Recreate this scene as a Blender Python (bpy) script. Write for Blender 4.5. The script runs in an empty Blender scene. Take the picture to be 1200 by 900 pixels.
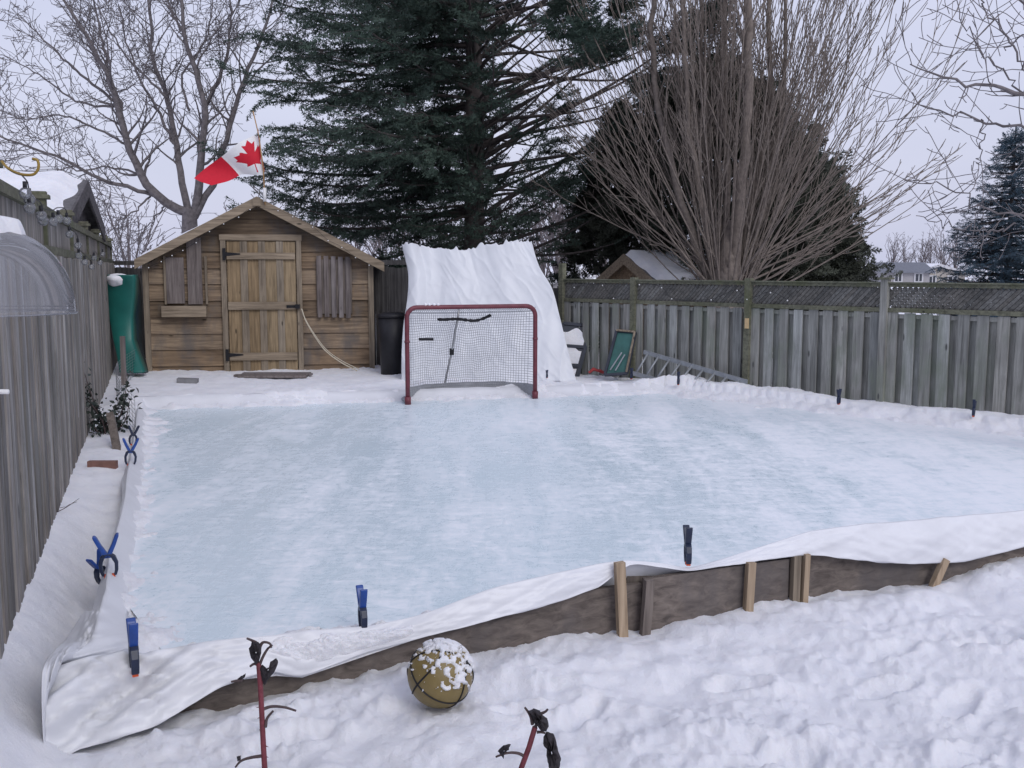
import bpy, math, random
import numpy as np
from mathutils import Vector, Matrix
PI = math.pi
rnd = random.Random(7)
R = np.random.RandomState(11)
scn = bpy.context.scene
COL = scn.collection

# ------------------------------------------------------------------ camera model
F = 1160.0; H = 1.75
pit = math.atan(135 / F); cp, sp = math.cos(pit), math.sin(pit)
CAM = np.array([0, 0, H])
def ray(x, y):
    u = (x - 600) / F; v = (450 - y) / F
    return np.array([u, cp + v * sp, -sp + v * cp])
def P(x, y, z=0.0):
    d = ray(x, y); return CAM + d * ((z - H) / d[2])
def Q(x, y, D):
    d = ray(x, y); return CAM + d * (D / d[1])
def onp(x, y, A, dr):
    n = np.array([-dr[1], dr[0], 0]); d = ray(x, y)
    return CAM + d * (((A - CAM) @ n) / (d @ n))

# ------------------------------------------------------------------ noise
_T = R.rand(256, 256)
def vnoise(x, y):
    x = np.asarray(x, float); y = np.asarray(y, float)
    xi = np.floor(x).astype(int); yi = np.floor(y).astype(int)
    fx = x - xi; fy = y - yi
    fx = fx * fx * (3 - 2 * fx); fy = fy * fy * (3 - 2 * fy)
    a = _T[xi & 255, yi & 255]; b = _T[(xi + 1) & 255, yi & 255]
    c = _T[xi & 255, (yi + 1) & 255]; d = _T[(xi + 1) & 255, (yi + 1) & 255]
    return (a * (1 - fx) + b * fx) * (1 - fy) + (c * (1 - fx) + d * fx) * fy
def fbm(x, y, o=4, g=.5):
    s = 0; a = 1; t = 0
    for i in range(o):
        s = s + a * vnoise(x * 2 ** i + 17.3 * i, y * 2 ** i + 9.1 * i); t += a; a *= g
    return s / t

# ------------------------------------------------------------------ mesh builder
ORG = {}
class MB:
    def __init__(s): s.v = []; s.n = 0; s.f = []; s.m = []
    def add(s, v, f, mi=0):
        v = np.asarray(v, float).reshape(-1, 3); f = np.asarray(f, int)
        s.v.append(v); s.f.append(f + s.n); s.m.append(np.full(len(f), mi) if np.isscalar(mi) else np.asarray(mi)); s.n += len(v); return s
    def box(s, c, size, rot=None, mi=0):
        h = np.array(size) / 2.
        v = np.array([[a, b, d] for a in (-1, 1) for b in (-1, 1) for d in (-1, 1)]) * h
        if rot is not None: v = v @ np.array(rot).T
        v = v + np.array(c)
        f = [[0, 1, 3, 2], [4, 6, 7, 5], [0, 4, 5, 1], [2, 3, 7, 6], [0, 2, 6, 4], [1, 5, 7, 3]]
        return s.add(v, f, mi)
    def bar(s, p, q, w, h, up=(0, 0, 1), mi=0):
        p = np.array(p, float); q = np.array(q, float); L = np.linalg.norm(q - p); d = (q - p) / L
        u = np.array(up, float); x = np.cross(d, u)
        if np.linalg.norm(x) < 1e-4: x = np.cross(d, [1, 0, 0])
        x /= np.linalg.norm(x); z = np.cross(x, d)
        return s.box((p + q) / 2, (w, L, h), np.stack([x, d, z], 1), mi)
    def tube(s, pts, rad, n=6, cap=True, mi=0):
        p = np.asarray(pts, float); k = len(p); r = np.broadcast_to(np.asarray(rad, float), (k,))
        t = np.gradient(p, axis=0); t /= (np.linalg.norm(t, axis=1)[:, None] + 1e-9)
        ref = np.array([[0, 0, 1.], [1., 0, 0], [0, 1., 0], [.6, -.5, .62]]); ref = ref[int(np.argmin(np.abs(t @ ref.T).max(0) - np.array([.05, 0, 0, 0])))]
        x = np.cross(t, ref); x /= (np.linalg.norm(x, axis=1)[:, None] + 1e-9); y = np.cross(t, x)
        a = np.arange(n) * 2 * PI / n
        v = p[:, None] + r[:, None, None] * (x[:, None] * np.cos(a)[None, :, None] + y[:, None] * np.sin(a)[None, :, None])
        i = np.arange(k - 1)[:, None] * n; j = np.arange(n)[None]
        f = np.stack([i + j, i + (j + 1) % n, i + n + (j + 1) % n, i + n + j], -1).reshape(-1, 4)
        b = s.n
        s.add(v.reshape(-1, 3), f, mi)
        if cap and n > 3:
            s.f.append(np.array([list(range(b, b + n))[::-1]])); s.m.append(np.array([mi]))
            s.f.append(np.array([list(range(b + (k - 1) * n, b + k * n))])); s.m.append(np.array([mi]))
        return s
    def grid(s, g, mi=0, flip=False):
        g = np.asarray(g); a, b = g.shape[:2]
        i = np.arange(a - 1)[:, None] * b; j = np.arange(b - 1)[None]
        f = np.stack([i + j, i + j + 1, i + b + j + 1, i + b + j], -1).reshape(-1, 4)
        if flip: f = f[:, ::-1]
        return s.add(g.reshape(-1, 3), f, mi)
    def prism(s, poly, n, t, mi=0):
        # poly: 3D outline, extruded by vector n*t
        p = np.asarray(poly, float); k = len(p); q = p + np.array(n, float) * t
        b = s.n; s.v.append(np.vstack([p, q])); s.n += 2 * k
        s.f.append(np.array([[b + i for i in range(k)]])); s.m.append(np.array([mi]))
        s.f.append(np.array([[b + k + i for i in range(k)][::-1]])); s.m.append(np.array([mi]))
        f = np.array([[b + i, b + (i + 1) % k, b + k + (i + 1) % k, b + k + i] for i in range(k)])[:, ::-1]
        s.f.append(f); s.m.append(np.full(k, mi)); return s
    def scatter(s, tv, tf, mats, mi=0):
        # mats (N,3,4)
        N = len(mats); k = len(tv)
        v = np.einsum('nij,kj->nki', mats[:, :, :3], tv) + mats[:, None, :, 3]
        f = (tf[None] + (np.arange(N) * k)[:, None, None]).reshape(-1, tf.shape[1])
        return s.add(v.reshape(-1, 3), f, mi)
    def build(s, name, mat, parent=None, smooth=False, origin=None):
        V = np.vstack(s.v)
        if parent is not None: o = ORG[parent]
        elif origin is not None: o = np.array(origin, float)
        else: o = np.array([V[:, 0].mean(), V[:, 1].mean(), V[:, 2].min()])
        V = V - o
        loops = np.concatenate([a.reshape(-1) for a in s.f])
        tot = np.concatenate([np.full(len(a), a.shape[1]) for a in s.f])
        mi = np.concatenate(s.m)
        me = bpy.data.meshes.new(name)
        me.vertices.add(len(V)); me.vertices.foreach_set('co', V.astype(np.float32).reshape(-1))
        me.loops.add(len(loops)); me.loops.foreach_set('vertex_index', loops.astype(np.int32))
        me.polygons.add(len(tot))
        me.polygons.foreach_set('loop_start', np.concatenate([[0], np.cumsum(tot)[:-1]]).astype(np.int32))
        me.polygons.foreach_set('loop_total', tot.astype(np.int32))
        for m_ in (mat if isinstance(mat, (list, tuple)) else [mat]): me.materials.append(m_)
        me.polygons.foreach_set('material_index', mi.astype(np.int32))
        me.polygons.foreach_set('use_smooth', np.full(len(tot), bool(smooth)))
        me.update(calc_edges=True); me.validate()
        ob = bpy.data.objects.new(name, me); COL.objects.link(ob)
        if parent is not None: ob.parent = parent
        else: ob.location = o
        ORG[ob] = o
        return ob

def tag(o, label=None, cat=None, group=None, kind=None):
    if label: o['label'] = label
    if cat: o['category'] = cat
    if group: o['group'] = group
    if kind: o['kind'] = kind
    return o
def thing(name, loc, label, cat, group=None):
    o = bpy.data.objects.new(name, None); COL.objects.link(o); o.location = Vector([float(a) for a in loc])
    o.empty_display_size = .1
    ORG[o] = np.array(loc, float)
    return tag(o, label, cat, group)
def proto(name, label, cat, group=None):      # a thing modelled round the origin, placed afterwards
    return thing(name, (0, 0, 0), label, cat, group)
def copy_tree(o, parent=None):
    c = o.copy(); COL.objects.link(c)
    if parent is not None: c.parent = parent
    for ch in list(o.children): copy_tree(ch, c)
    return c

# ------------------------------------------------------------------ materials
def newmat(name):
    m = bpy.data.materials.new(name); m.use_nodes = True
    nt = m.node_tree; b = nt.nodes['Principled BSDF']; return m, nt, b
def N(nt, t, **k):
    n = nt.nodes.new(t)
    for a, b in k.items(): setattr(n, a, b)
    return n
def ramp(nt, fac, stops):
    r = N(nt, 'ShaderNodeValToRGB'); e = r.color_ramp.elements
    e[0].position, e[0].color = stops[0][0], (*stops[0][1], 1)
    e[1].position, e[1].color = stops[-1][0], (*stops[-1][1], 1)
    for p_, c_ in stops[1:-1]:
        q = e.new(p_); q.color = (*c_, 1)
    nt.links.new(fac, r.inputs[0]); return r.outputs[0]
def noise(nt, scale, detail=4, rough=.55, vec=None, dist=0):
    n = N(nt, 'ShaderNodeTexNoise'); n.inputs['Scale'].default_value = scale
    n.inputs['Detail'].default_value = detail; n.inputs['Roughness'].default_value = rough
    n.inputs['Distortion'].default_value = dist
    if vec is not None: nt.links.new(vec, n.inputs['Vector'])
    return n.outputs['Fac']
def coords(nt, scale=(1, 1, 1), rot=(0, 0, 0)):
    t = N(nt, 'ShaderNodeTexCoord'); m = N(nt, 'ShaderNodeMapping')
    m.inputs['Scale'].default_value = scale; m.inputs['Rotation'].default_value = rot
    nt.links.new(t.outputs['Object'], m.inputs['Vector']); return m.outputs[0]
def bump(nt, b, h, strength=.3, dist=.01):
    n = N(nt, 'ShaderNodeBump'); n.inputs['Strength'].default_value = strength; n.inputs['Distance'].default_value = dist
    nt.links.new(h, n.inputs['Height']); nt.links.new(n.outputs[0], b.inputs['Normal']); return n
def mix(nt, a, b, fac, mode='MIX'):
    m = N(nt, 'ShaderNodeMix', data_type='RGBA', blend_type=mode)
    for s_, v in ((m.inputs[0], fac), (m.inputs[6], a), (m.inputs[7], b)):
        if isinstance(v, (int, float)): s_.default_value = v
        elif isinstance(v, tuple): s_.default_value = (*v, 1)
        else: nt.links.new(v, s_)
    return m.outputs[2]
def plain(name, col, rough=.6, var=.15, scale=8, metal=0, spec=.3, bmp=0, alpha=1):
    m, nt, b = newmat(name)
    v = coords(nt); f = noise(nt, scale, 4, .6, v)
    c0 = tuple(x * (1 - var) for x in col); c1 = tuple(min(1, x * (1 + var)) for x in col)
    nt.links.new(ramp(nt, f, [(.3, c0), (.7, c1)]), b.inputs['Base Color'])
    b.inputs['Roughness'].default_value = rough; b.inputs['Metallic'].default_value = metal
    b.inputs['Specular IOR Level'].default_value = spec
    if bmp: bump(nt, b, noise(nt, scale * 3, 4, .6, v), bmp, .01)
    if alpha < 1: b.inputs['Alpha'].default_value = alpha
    return m
def wood(name, c1, c2, axis='z', isl=.35, rough=.85, stain=None, sc=1.0, bmp=.5, cells=None):
    m, nt, b = newmat(name)
    s = {'z': (26, 26, 1.6), 'x': (1.6, 26, 26), 'y': (26, 1.6, 26)}[axis]
    v = coords(nt, tuple(a * sc for a in s))
    g = N(nt, 'ShaderNodeNewGeometry')
    add = N(nt, 'ShaderNodeVectorMath', operation='ADD'); mul = N(nt, 'ShaderNodeMath', operation='MULTIPLY')
    mul.inputs[1].default_value = 40; nt.links.new(g.outputs['Random Per Island'], mul.inputs[0])
    nt.links.new(v, add.inputs[0]); nt.links.new(mul.outputs[0], add.inputs[1])
    f = noise(nt, 1.0, 6, .62, add.outputs[0], .6)
    col = ramp(nt, f, [(.28, tuple(x * .55 for x in c1)), (.45, c1), (.7, c2)])
    big = noise(nt, 1.3, 3, .6, coords(nt))
    col = mix(nt, col, ramp(nt, big, [(.35, (.62, .62, .62)), (.65, (1, 1, 1))]), .7, 'MULTIPLY')
    val = ramp(nt, g.outputs['Random Per Island'], [(0, (1 - isl,) * 3), (.5, (1, 1 - isl * .15, 1 - isl * .3)), (1, (1 + isl * .4, 1 + isl * .4, 1 + isl * .4))])
    col = mix(nt, col, val, 1.0, 'MULTIPLY')
    if stain:
        sn = noise(nt, 2.2, 5, .65, coords(nt, (1, 1, .5)))
        col = mix(nt, col, stain, ramp(nt, sn, [(.5, (0, 0, 0)), (.68, (.8, .8, .8))]))
    # knots
    vk = coords(nt, {'z': (7, 7, 2.2), 'x': (2.2, 7, 7), 'y': (7, 2.2, 7)}[axis])
    vo = N(nt, 'ShaderNodeTexVoronoi'); vo.inputs['Scale'].default_value = .8; nt.links.new(vk, vo.inputs['Vector'])
    col = mix(nt, tuple(x * .3 for x in c1), col, ramp(nt, vo.outputs['Distance'], [(.05, (0, 0, 0)), (.1, (1, 1, 1))]))
    nt.links.new(col, b.inputs['Base Color']); b.inputs['Roughness'].default_value = rough
    b.inputs['Specular IOR Level'].default_value = .2
    bump(nt, b, f, bmp, .004)
    return m
def glass(name, tint=(.85, .87, .9), haze=.12):
    m, nt, b = newmat(name)
    t = N(nt, 'ShaderNodeBsdfTransparent'); t.inputs[0].default_value = (*tint, 1)
    g = N(nt, 'ShaderNodeBsdfGlossy'); g.inputs['Roughness'].default_value = .08
    lw = N(nt, 'ShaderNodeLayerWeight'); lw.inputs[0].default_value = .35
    d = N(nt, 'ShaderNodeBsdfDiffuse'); d.inputs[0].default_value = (.75, .76, .8, 1)
    m1 = N(nt, 'ShaderNodeMixShader'); m2 = N(nt, 'ShaderNodeMixShader')
    nt.links.new(lw.outputs['Fresnel'], m1.inputs[0]); nt.links.new(t.outputs[0], m1.inputs[1]); nt.links.new(g.outputs[0], m1.inputs[2])
    sn = noise(nt, 9, 4, .6, coords(nt))
    r = N(nt, 'ShaderNodeMapRange'); r.inputs[3].default_value = haze * .5; r.inputs[4].default_value = haze * 1.6
    nt.links.new(sn, r.inputs[0]); nt.links.new(r.outputs[0], m2.inputs[0])
    nt.links.new(m1.outputs[0], m2.inputs[1]); nt.links.new(d.outputs[0], m2.inputs[2])
    nt.links.new(m2.outputs[0], nt.nodes['Material Output'].inputs[0]); return m

def snow_mat():
    m, nt, b = newmat('snow')
    v = coords(nt)
    f1 = noise(nt, 5, 5, .6, v); f2 = noise(nt, 70, 6, .8, v)
    nt.links.new(ramp(nt, f1, [(.3, (.80, .81, .86)), (.7, (.90, .90, .93))]), b.inputs['Base Color'])
    b.inputs['Roughness'].default_value = .75; b.inputs['Specular IOR Level'].default_value = .25
    b.inputs['Subsurface Weight'].default_value = .15; b.inputs['Subsurface Radius'].default_value = (.03, .04, .05)
    b.inputs['Subsurface Scale'].default_value = .5
    mm = N(nt, 'ShaderNodeMath', operation='ADD'); nt.links.new(f2, mm.inputs[0])
    f3 = noise(nt, 14, 4, .6, v); nt.links.new(f3, mm.inputs[1])
    bump(nt, b, mm.outputs[0], .6, .02); return m
def ice_mat():
    m, nt, b = newmat('ice')
    def madd(x, k, y):
        q = N(nt, 'ShaderNodeMath', operation='MULTIPLY_ADD'); nt.links.new(x, q.inputs[0]); q.inputs[1].default_value = k
        if isinstance(y, float): q.inputs[2].default_value = y
        else: nt.links.new(y, q.inputs[2])
        return q.outputs[0]
    v0 = coords(nt)
    v1 = coords(nt, (2.6, .55, 1), (0, 0, math.radians(-35)))      # long streaks across the rink
    v2 = coords(nt, (1.6, 3.2, 1), (0, 0, math.radians(18)))
    v3 = coords(nt, (5.5, 9.0, 1), (0, 0, math.radians(28)))       # short skate nicks
    v4 = coords(nt, (14.0, 4.5, 1), (0, 0, math.radians(-25)))
    a = noise(nt, .9, 5, .6, v1, .8); c = noise(nt, 1.6, 6, .7, v2, 1.5)
    e = noise(nt, 1.3, 5, .75, v3, 1.2); g = noise(nt, 1.1, 5, .7, v4, .8)
    big = noise(nt, .55, 4, .55, coords(nt, (1.6, .4, 1), (0, 0, math.radians(-28))), 1.0)
    sx = N(nt, 'ShaderNodeSeparateXYZ'); nt.links.new(v0, sx.inputs[0])
    t = madd(sx.outputs[0], .040, -1.62)
    t = madd(a, .7, t); t = madd(c, .75, t); t = madd(e, .9, t); t = madd(g, .65, t); t = madd(big, .75, t)
    # snow powder blown along the boards: distance to the rink's left, far and right edges
    for (p0, p1, w_, k_) in (((-1.74, 4.2), (-4.78, 12.5), .42, .30), ((-4.78, 12.5), (2.34, 14.18), .5, .26), ((2.34, 14.18), (8.0, 7.83), .7, .30), ((8.0, 7.83), (-1.74, 4.2), .20, .22)):
        dx_, dy_ = p1[0] - p0[0], p1[1] - p0[1]; L_ = math.hypot(dx_, dy_); nx_, ny_ = dy_ / L_, -dx_ / L_
        dp = N(nt, 'ShaderNodeVectorMath', operation='DOT_PRODUCT'); nt.links.new(v0, dp.inputs[0]); dp.inputs[1].default_value = (nx_, ny_, 0)
        r_ = N(nt, 'ShaderNodeMapRange'); c_ = nx_ * p0[0] + ny_ * p0[1]
        r_.inputs[1].default_value = c_; r_.inputs[2].default_value = c_ + w_; r_.inputs[3].default_value = k_; r_.inputs[4].default_value = 0
        nt.links.new(dp.outputs['Value'], r_.inputs[0]); t = madd(r_.outputs[0], 1.0, t)
    mr = N(nt, 'ShaderNodeMapRange'); mr.interpolation_type = 'SMOOTHSTEP'
    mr.inputs[1].default_value = .07; mr.inputs[2].default_value = .62; nt.links.new(t, mr.inputs[0])
    base = ramp(nt, a, [(.3, (.63, .74, .80)), (.7, (.70, .79, .845))])
    col = mix(nt, base, (.84, .865, .905), mr.outputs[0])
    # faint dark scratches where the dust is swept off
    sc_ = ramp(nt, e, [(.30, (.90, .92, .94)), (.40, (1, 1, 1))]); col = mix(nt, col, sc_, 1.0, 'MULTIPLY')
    nt.links.new(col, b.inputs['Base Color'])
    rr = N(nt, 'ShaderNodeMapRange'); rr.inputs[3].default_value = .26; rr.inputs[4].default_value = .65
    nt.links.new(mr.outputs[0], rr.inputs[0]); nt.links.new(rr.outputs[0], b.inputs['Roughness'])
    b.inputs['Specular IOR Level'].default_value = .35
    bump(nt, b, t, .30, .012)
    return m
M = {}
M['snow'] = snow_mat(); M['ice'] = ice_mat()
M['shed'] = wood('shed_siding', (.20, .15, .108), (.34, .26, .178), 'x', .45, stain=(.12, .11, .105))
M['shed_v'] = wood('shed_boards', (.22, .16, .105), (.36, .27, .17), 'z', .3)
M['door'] = wood('door_boards', (.235, .18, .115), (.37, .285, .18), 'z', .4)
M['trim'] = wood('shed_trim', (.25, .205, .155), (.38, .315, .24), 'x', .2)
M['trim_v'] = wood('shed_posts', (.22, .185, .145), (.34, .29, .225), 'z', .2)
M['grey_v'] = wood('grey_shutter', (.17, .15, .15), (.27, .245, .24), 'z', .3)
M['fence_l'] = wood('left_fence', (.26, .25, .245), (.43, .415, .405), 'z', .45, stain=(.17, .165, .155))
M['fence_lh'] = wood('left_fence_rail', (.13, .13, .10), (.21, .21, .16), 'y', .2, stain=(.10, .12, .06))
M['fence_r'] = wood('right_fence', (.28, .29, .28), (.44, .455, .44), 'z', .3, stain=(.20, .225, .18))
M['fence_rh'] = wood('right_fence_rail', (.14, .145, .11), (.225, .23, .17), 'x', .2, stain=(.10, .11, .06))
M['fence_lat'] = wood('lattice', (.14, .14, .135), (.23, .23, .22), 'x', .3)
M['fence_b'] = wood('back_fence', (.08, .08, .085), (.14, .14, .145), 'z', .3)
M['board'] = wood('rink_board', (.15, .13, .12), (.24, .21, .19), 'x', .25, stain=(.11, .10, .10))
M['stake'] = wood('stake_light', (.36, .28, .20), (.52, .42, .31), 'z', .25)
M['stake_d'] = wood('stake_dark', (.15, .13, .12), (.24, .21, .19), 'z', .2)
M['bark'] = plain('bark_grey', (.155, .14, .145), .9, .35, 12, bmp=.5)
M['bark_b'] = plain('bark_brown', (.19, .16, .14), .9, .3, 12, bmp=.4)
M['bark_d'] = plain('bark_dark', (.08, .068, .066), .9, .3, 12, bmp=.4)
M['bark_s'] = plain('thicket', (.16, .14, .145), .9, .2, 3)
M['spruce'] = plain('spruce_needles', (.048, .074, .058), .7, .55, 1.3)
M['cedar'] = plain('cedar_sprays', (.055, .062, .047), .75, .5, 1.6)
M['bspruce'] = plain('blue_spruce_needles', (.06, .095, .125), .7, .4, 1.5)
M['tarp'] = plain('white_tarp', (.66, .68, .72), .45, .04, 3, spec=.4, bmp=.08)
M['liner'] = plain('white_liner', (.69, .70, .735), .42, .05, 4, spec=.45, bmp=.1)
M['blue'] = plain('clamp_blue', (.015, .06, .27), .38, .2, 30, spec=.5)
M['navy'] = plain('clamp_dark', (.012, .02, .05), .4, .2, 30, spec=.5)
M['orange'] = plain('clamp_pad', (.55, .09, .03), .5, .1, 30)
M['steel'] = plain('steel', (.35, .35, .36), .4, .15, 20, metal=.8)
M['alu'] = plain('ladder_metal', (.30, .32, .34), .5, .15, 12, metal=.4)
M['black'] = plain('black_iron', (.012, .012, .015), .5, .2, 20)
M['red_metal'] = plain('goal_red', (.14, .032, .045), .45, .25, 18, spec=.4)
M['net'] = plain('net_string', (.40, .41, .43), .8, .15, 10)
M['skirt'] = plain('net_skirt', (.36, .37, .40), .8, .15, 6)
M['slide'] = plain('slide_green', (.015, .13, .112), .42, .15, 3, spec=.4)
M['slide_shade'] = plain('slide_shade', (.012, .03, .04), .5, .15, 3)  # near-black tone painting the shade inside the slide's right side
M['slide_in'] = plain('slide_shadow', (.01, .10, .075), .5, .15, 3)
M['ball'] = plain('ball_gold', (.19, .14, .05), .45, .12, 12, spec=.5, bmp=.15)
M['red'] = plain('flag_red', (.56, .015, .035), .7, .06, 20)
M['white'] = plain('white_paint', (.80, .80, .80), .6, .04, 20)
M['pole_wood'] = plain('pole_wood', (.40, .24, .11), .6, .15, 20)
M['rope'] = plain('rope', (.55, .50, .40), .85, .1, 60)
M['wire'] = plain('wire', (.30, .31, .33), .5, .1, 40, metal=.6)
M['cable'] = plain('cable_black', (.02, .02, .025), .5, .1, 40)
M['leafd'] = plain('dead_leaf', (.030, .026, .030), .7, .4, 60, bmp=.5)
M['leafs'] = plain('shrub_leaf', (.030, .040, .035), .6, .5, 20)
M['cane'] = plain('rose_cane', (.15, .035, .045), .55, .3, 60, bmp=.3)
M['cane2'] = plain('shrub_stem', (.07, .05, .05), .8, .3, 30)
M['brick'] = plain('brick_edge', (.22, .12, .10), .9, .2, 14, bmp=.4)
M['stone'] = plain('grey_stone', (.20, .20, .21), .9, .2, 14, bmp=.4)
M['hook'] = plain('hook_gold', (.30, .20, .05), .5, .15, 20, metal=.3)
M['glass'] = glass('bulb_glass', (.93, .94, .96), .10)
M['dome'] = glass('dome_plastic', (.88, .89, .92), .10)
M['pane'] = plain('dark_pane', (.03, .035, .045), .12, .2, 3, spec=.6)
M['gframe'] = plain('green_frame', (.02, .06, .055), .5, .2, 8)
M['gpanel'] = plain('green_door', (.04, .12, .11), .5, .25, 4)
M['bframe'] = plain('dark_frame', (.035, .04, .055), .5, .15, 8)
M['bin'] = plain('bin_plastic', (.018, .018, .022), .5, .2, 8)
M['shingle'] = plain('shingle', (.12, .115, .12), .9, .3, 14, bmp=.4)
M['nwall'] = wood('neighbour_wall', (.10, .095, .105), (.16, .155, .165), 'y', .2)
M['siding'] = plain('beige_siding', (.40, .37, .33), .8, .06, 3)
M['siding2'] = plain('grey_siding', (.33, .32, .33), .8, .06, 3)
M['roofg'] = plain('roof_grey', (.17, .18, .21), .9, .15, 5)
M['hframe'] = plain('house_trim', (.55, .55, .57), .7, .05, 5)
M['toyred'] = plain('toy_red', (.35, .05, .05), .5, .2, 15)
M['tagw'] = plain('tag_wood', (.55, .40, .22), .7, .1, 20)

# ------------------------------------------------------------------ rink outline and terrain
aL = math.atan2(-435, F / cp)
dl = np.array([math.sin(aL), math.cos(aL), 0]); dn = np.array([dl[1], -dl[0], 0])
NA = P(168, 763, .06)
nrm = np.array([dn[1], -dn[0], 0])            # towards the camera from the near board
RK = np.array([[-1.74, 4.2], [8.0, 7.83], [2.34, 14.18], [-4.78, 12.5], [-4.0, 10.29], [-3.30, 8.24], [-2.76, 6.61], [-2.25, 5.2]])
EDGE = [(0, .12, .05), (1, .42, .09), (2, .27, .055), (3, .25, .06), (4, .22, .055), (5, .21, .055), (6, .20, .05), (7, .18, .04)]
def segd(x, y, a, b):
    d = b - a; t = np.clip(((x - a[0]) * d[0] + (y - a[1]) * d[1]) / (d @ d), 0, 1)
    return np.hypot(x - a[0] - t * d[0], y - a[1] - t * d[1])
def inside(x, y, poly):
    c = np.zeros(np.shape(x), bool); k = len(poly)
    for i in range(k):
        a = poly[i]; b = poly[(i + 1) % k]
        if a[1] == b[1]: continue
        t = ((a[1] > y) != (b[1] > y)) & (x < (b[0] - a[0]) * (y - a[1]) / (b[1] - a[1]) + a[0])
        c ^= t
    return c
LF0 = np.array([-2.55, 4.8]); LF1 = np.array([-7.75, 19.3])
ldir = (LF1 - LF0) / np.linalg.norm(LF1 - LF0)
def left_of_fence(x, y): return (x - LF0[0]) * ldir[1] - (y - LF0[1]) * ldir[0]     # + on the yard side
RF0 = np.array([.85, 16.4]); RF1 = np.array([9.6, 7.0])
def terrain(x, y):
    ins = inside(x, y, RK)
    ds = [segd(x, y, RK[i], RK[(i + 1) % 8]) for i in range(8)]
    ins = ins & (ds[0] > .06) & (np.minimum.reduce(ds[3:]) > .09)
    n_xs = fbm(x * 34, y * 34 + 5, 2)
    dmin = np.minimum.reduce(ds)
    n_big = fbm(x * 1.1, y * 1.1, 3); n_mid = fbm(x * 4.2 + 31, y * 4.2, 4); n_sm = fbm(x * 15 + 7, y * 15, 3)
    lump = np.abs(fbm(x * 6.5 + 3, y * 6.5 + 50, 3) - .5) * 2
    # inside: snow swept against the boards, ice elsewhere
    hi = np.full(np.shape(x), -1.)
    for i, w, h in EDGE:
        hi = np.maximum(hi, h * (1 - ds[i] / (w * (.75 + .5 * n_mid))))
    hi = hi + (fbm(x * 11 + y * 3, y * 8 - x * 4, 4, .6) - .5) * .085 + (n_mid - .5) * .06
    hi = np.where(hi < -.03, -.03 - np.minimum(.05, dmin * .1), hi)
    # outside
    nearz = np.interp(x, [-6, -2, -1.41, -.82, -.17, .57, 1.68, 3.22, 6], [-.12, -.29, -.26, -.21, -.15, -.13, -.11, -.05, .02])
    yy = np.clip((y - 5.5 - np.clip(x, 0, 6) * .35) / 3.5, 0, 1); yy = yy * yy * (3 - 2 * yy)
    base = nearz * (1 - yy) + .03 * yy
    near_amt = np.clip(1 - (y - 6) / 6, .45, 1)
    ho = base + (n_big - .5) * .12 * near_amt + (n_mid - .5) * .10 * near_amt + ((n_sm - .5) * .042 + (n_xs - .5) * .022 + (.35 - lump) * .036 * near_amt) * np.clip((n_big - .3) * 2.4, .25, 1.0)
    clod = np.clip(fbm(x * 19 + 70, y * 19, 3) - .55, 0, 1) * .07 * near_amt * np.clip((fbm(x * 1.6 + 9, y * 1.6, 2) - .35) * 4, 0, 1)
    ho = ho + clod
    pr_ = np.random.RandomState(5)
    for k_ in range(46):
        px_ = pr_.uniform(-1.5, 5.5); py_ = pr_.uniform(2.6, 4.3 + .37 * max(0, px_)); an_ = pr_.uniform(-.7, .7) + .5
        dx_ = x - px_; dy_ = y - py_
        if True:
            u_ = dx_ * math.cos(an_) + dy_ * math.sin(an_); v_ = -dx_ * math.sin(an_) + dy_ * math.cos(an_)
            q_ = (u_ / .15) ** 2 + (v_ / .065) ** 2; q_ = q_ + (n_mid - .5) * .9
            ho = ho - pr_.uniform(.025, .06) * np.clip(1.3 - q_, 0, .8) + .020 * np.exp(-(q_ - 1.9) ** 2 * 1.2) * (n_sm * 1.3)
    # smoother trodden corridor beside the left fence
    lf = left_of_fence(x, y)
    cor = np.clip(1 - np.abs(lf - .25) / .5, 0, 1) * (y > 3.5)
    ho = ho * (1 - .6 * cor) + (base + .02 + .02 * (n_mid - .5)) * .6 * cor
    wf = np.clip(1 - np.abs(np.clip(lf, -.3, 9)) / .38, 0, 1) * (y > 2); wf = wf * wf * (3 - 2 * wf); ho = ho * (1 - wf) + (.03 + .05 * (n_mid - .4)) * wf
    # far bank over the far boards, bank at the right fence
    far = np.minimum(ds[2], 9); rt = ds[1]
    ho = ho + .09 * np.exp(-(far / .35) ** 2) * (.6 + .8 * n_mid) + .085 * np.exp(-(rt / .45) ** 2) * (.6 + .8 * fbm(x * 1.9 + y * .9 + 8, y * 2.3 - x * 1.1, 4, .6))
    rfd = segd(x, y, RF0, RF1)
    ho = ho + .045 * np.exp(-(rfd / .4) ** 2) * (.4 + .3 * n_mid + .8 * n_big)
    # keep a small step below the near and left boards
    h = np.where(ins, hi, ho)
    # gentle rise of the land far away
    rr = np.hypot(x, y); h = h + np.clip((rr - 25) / 400, 0, 1) * 1.5
    return h

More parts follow.
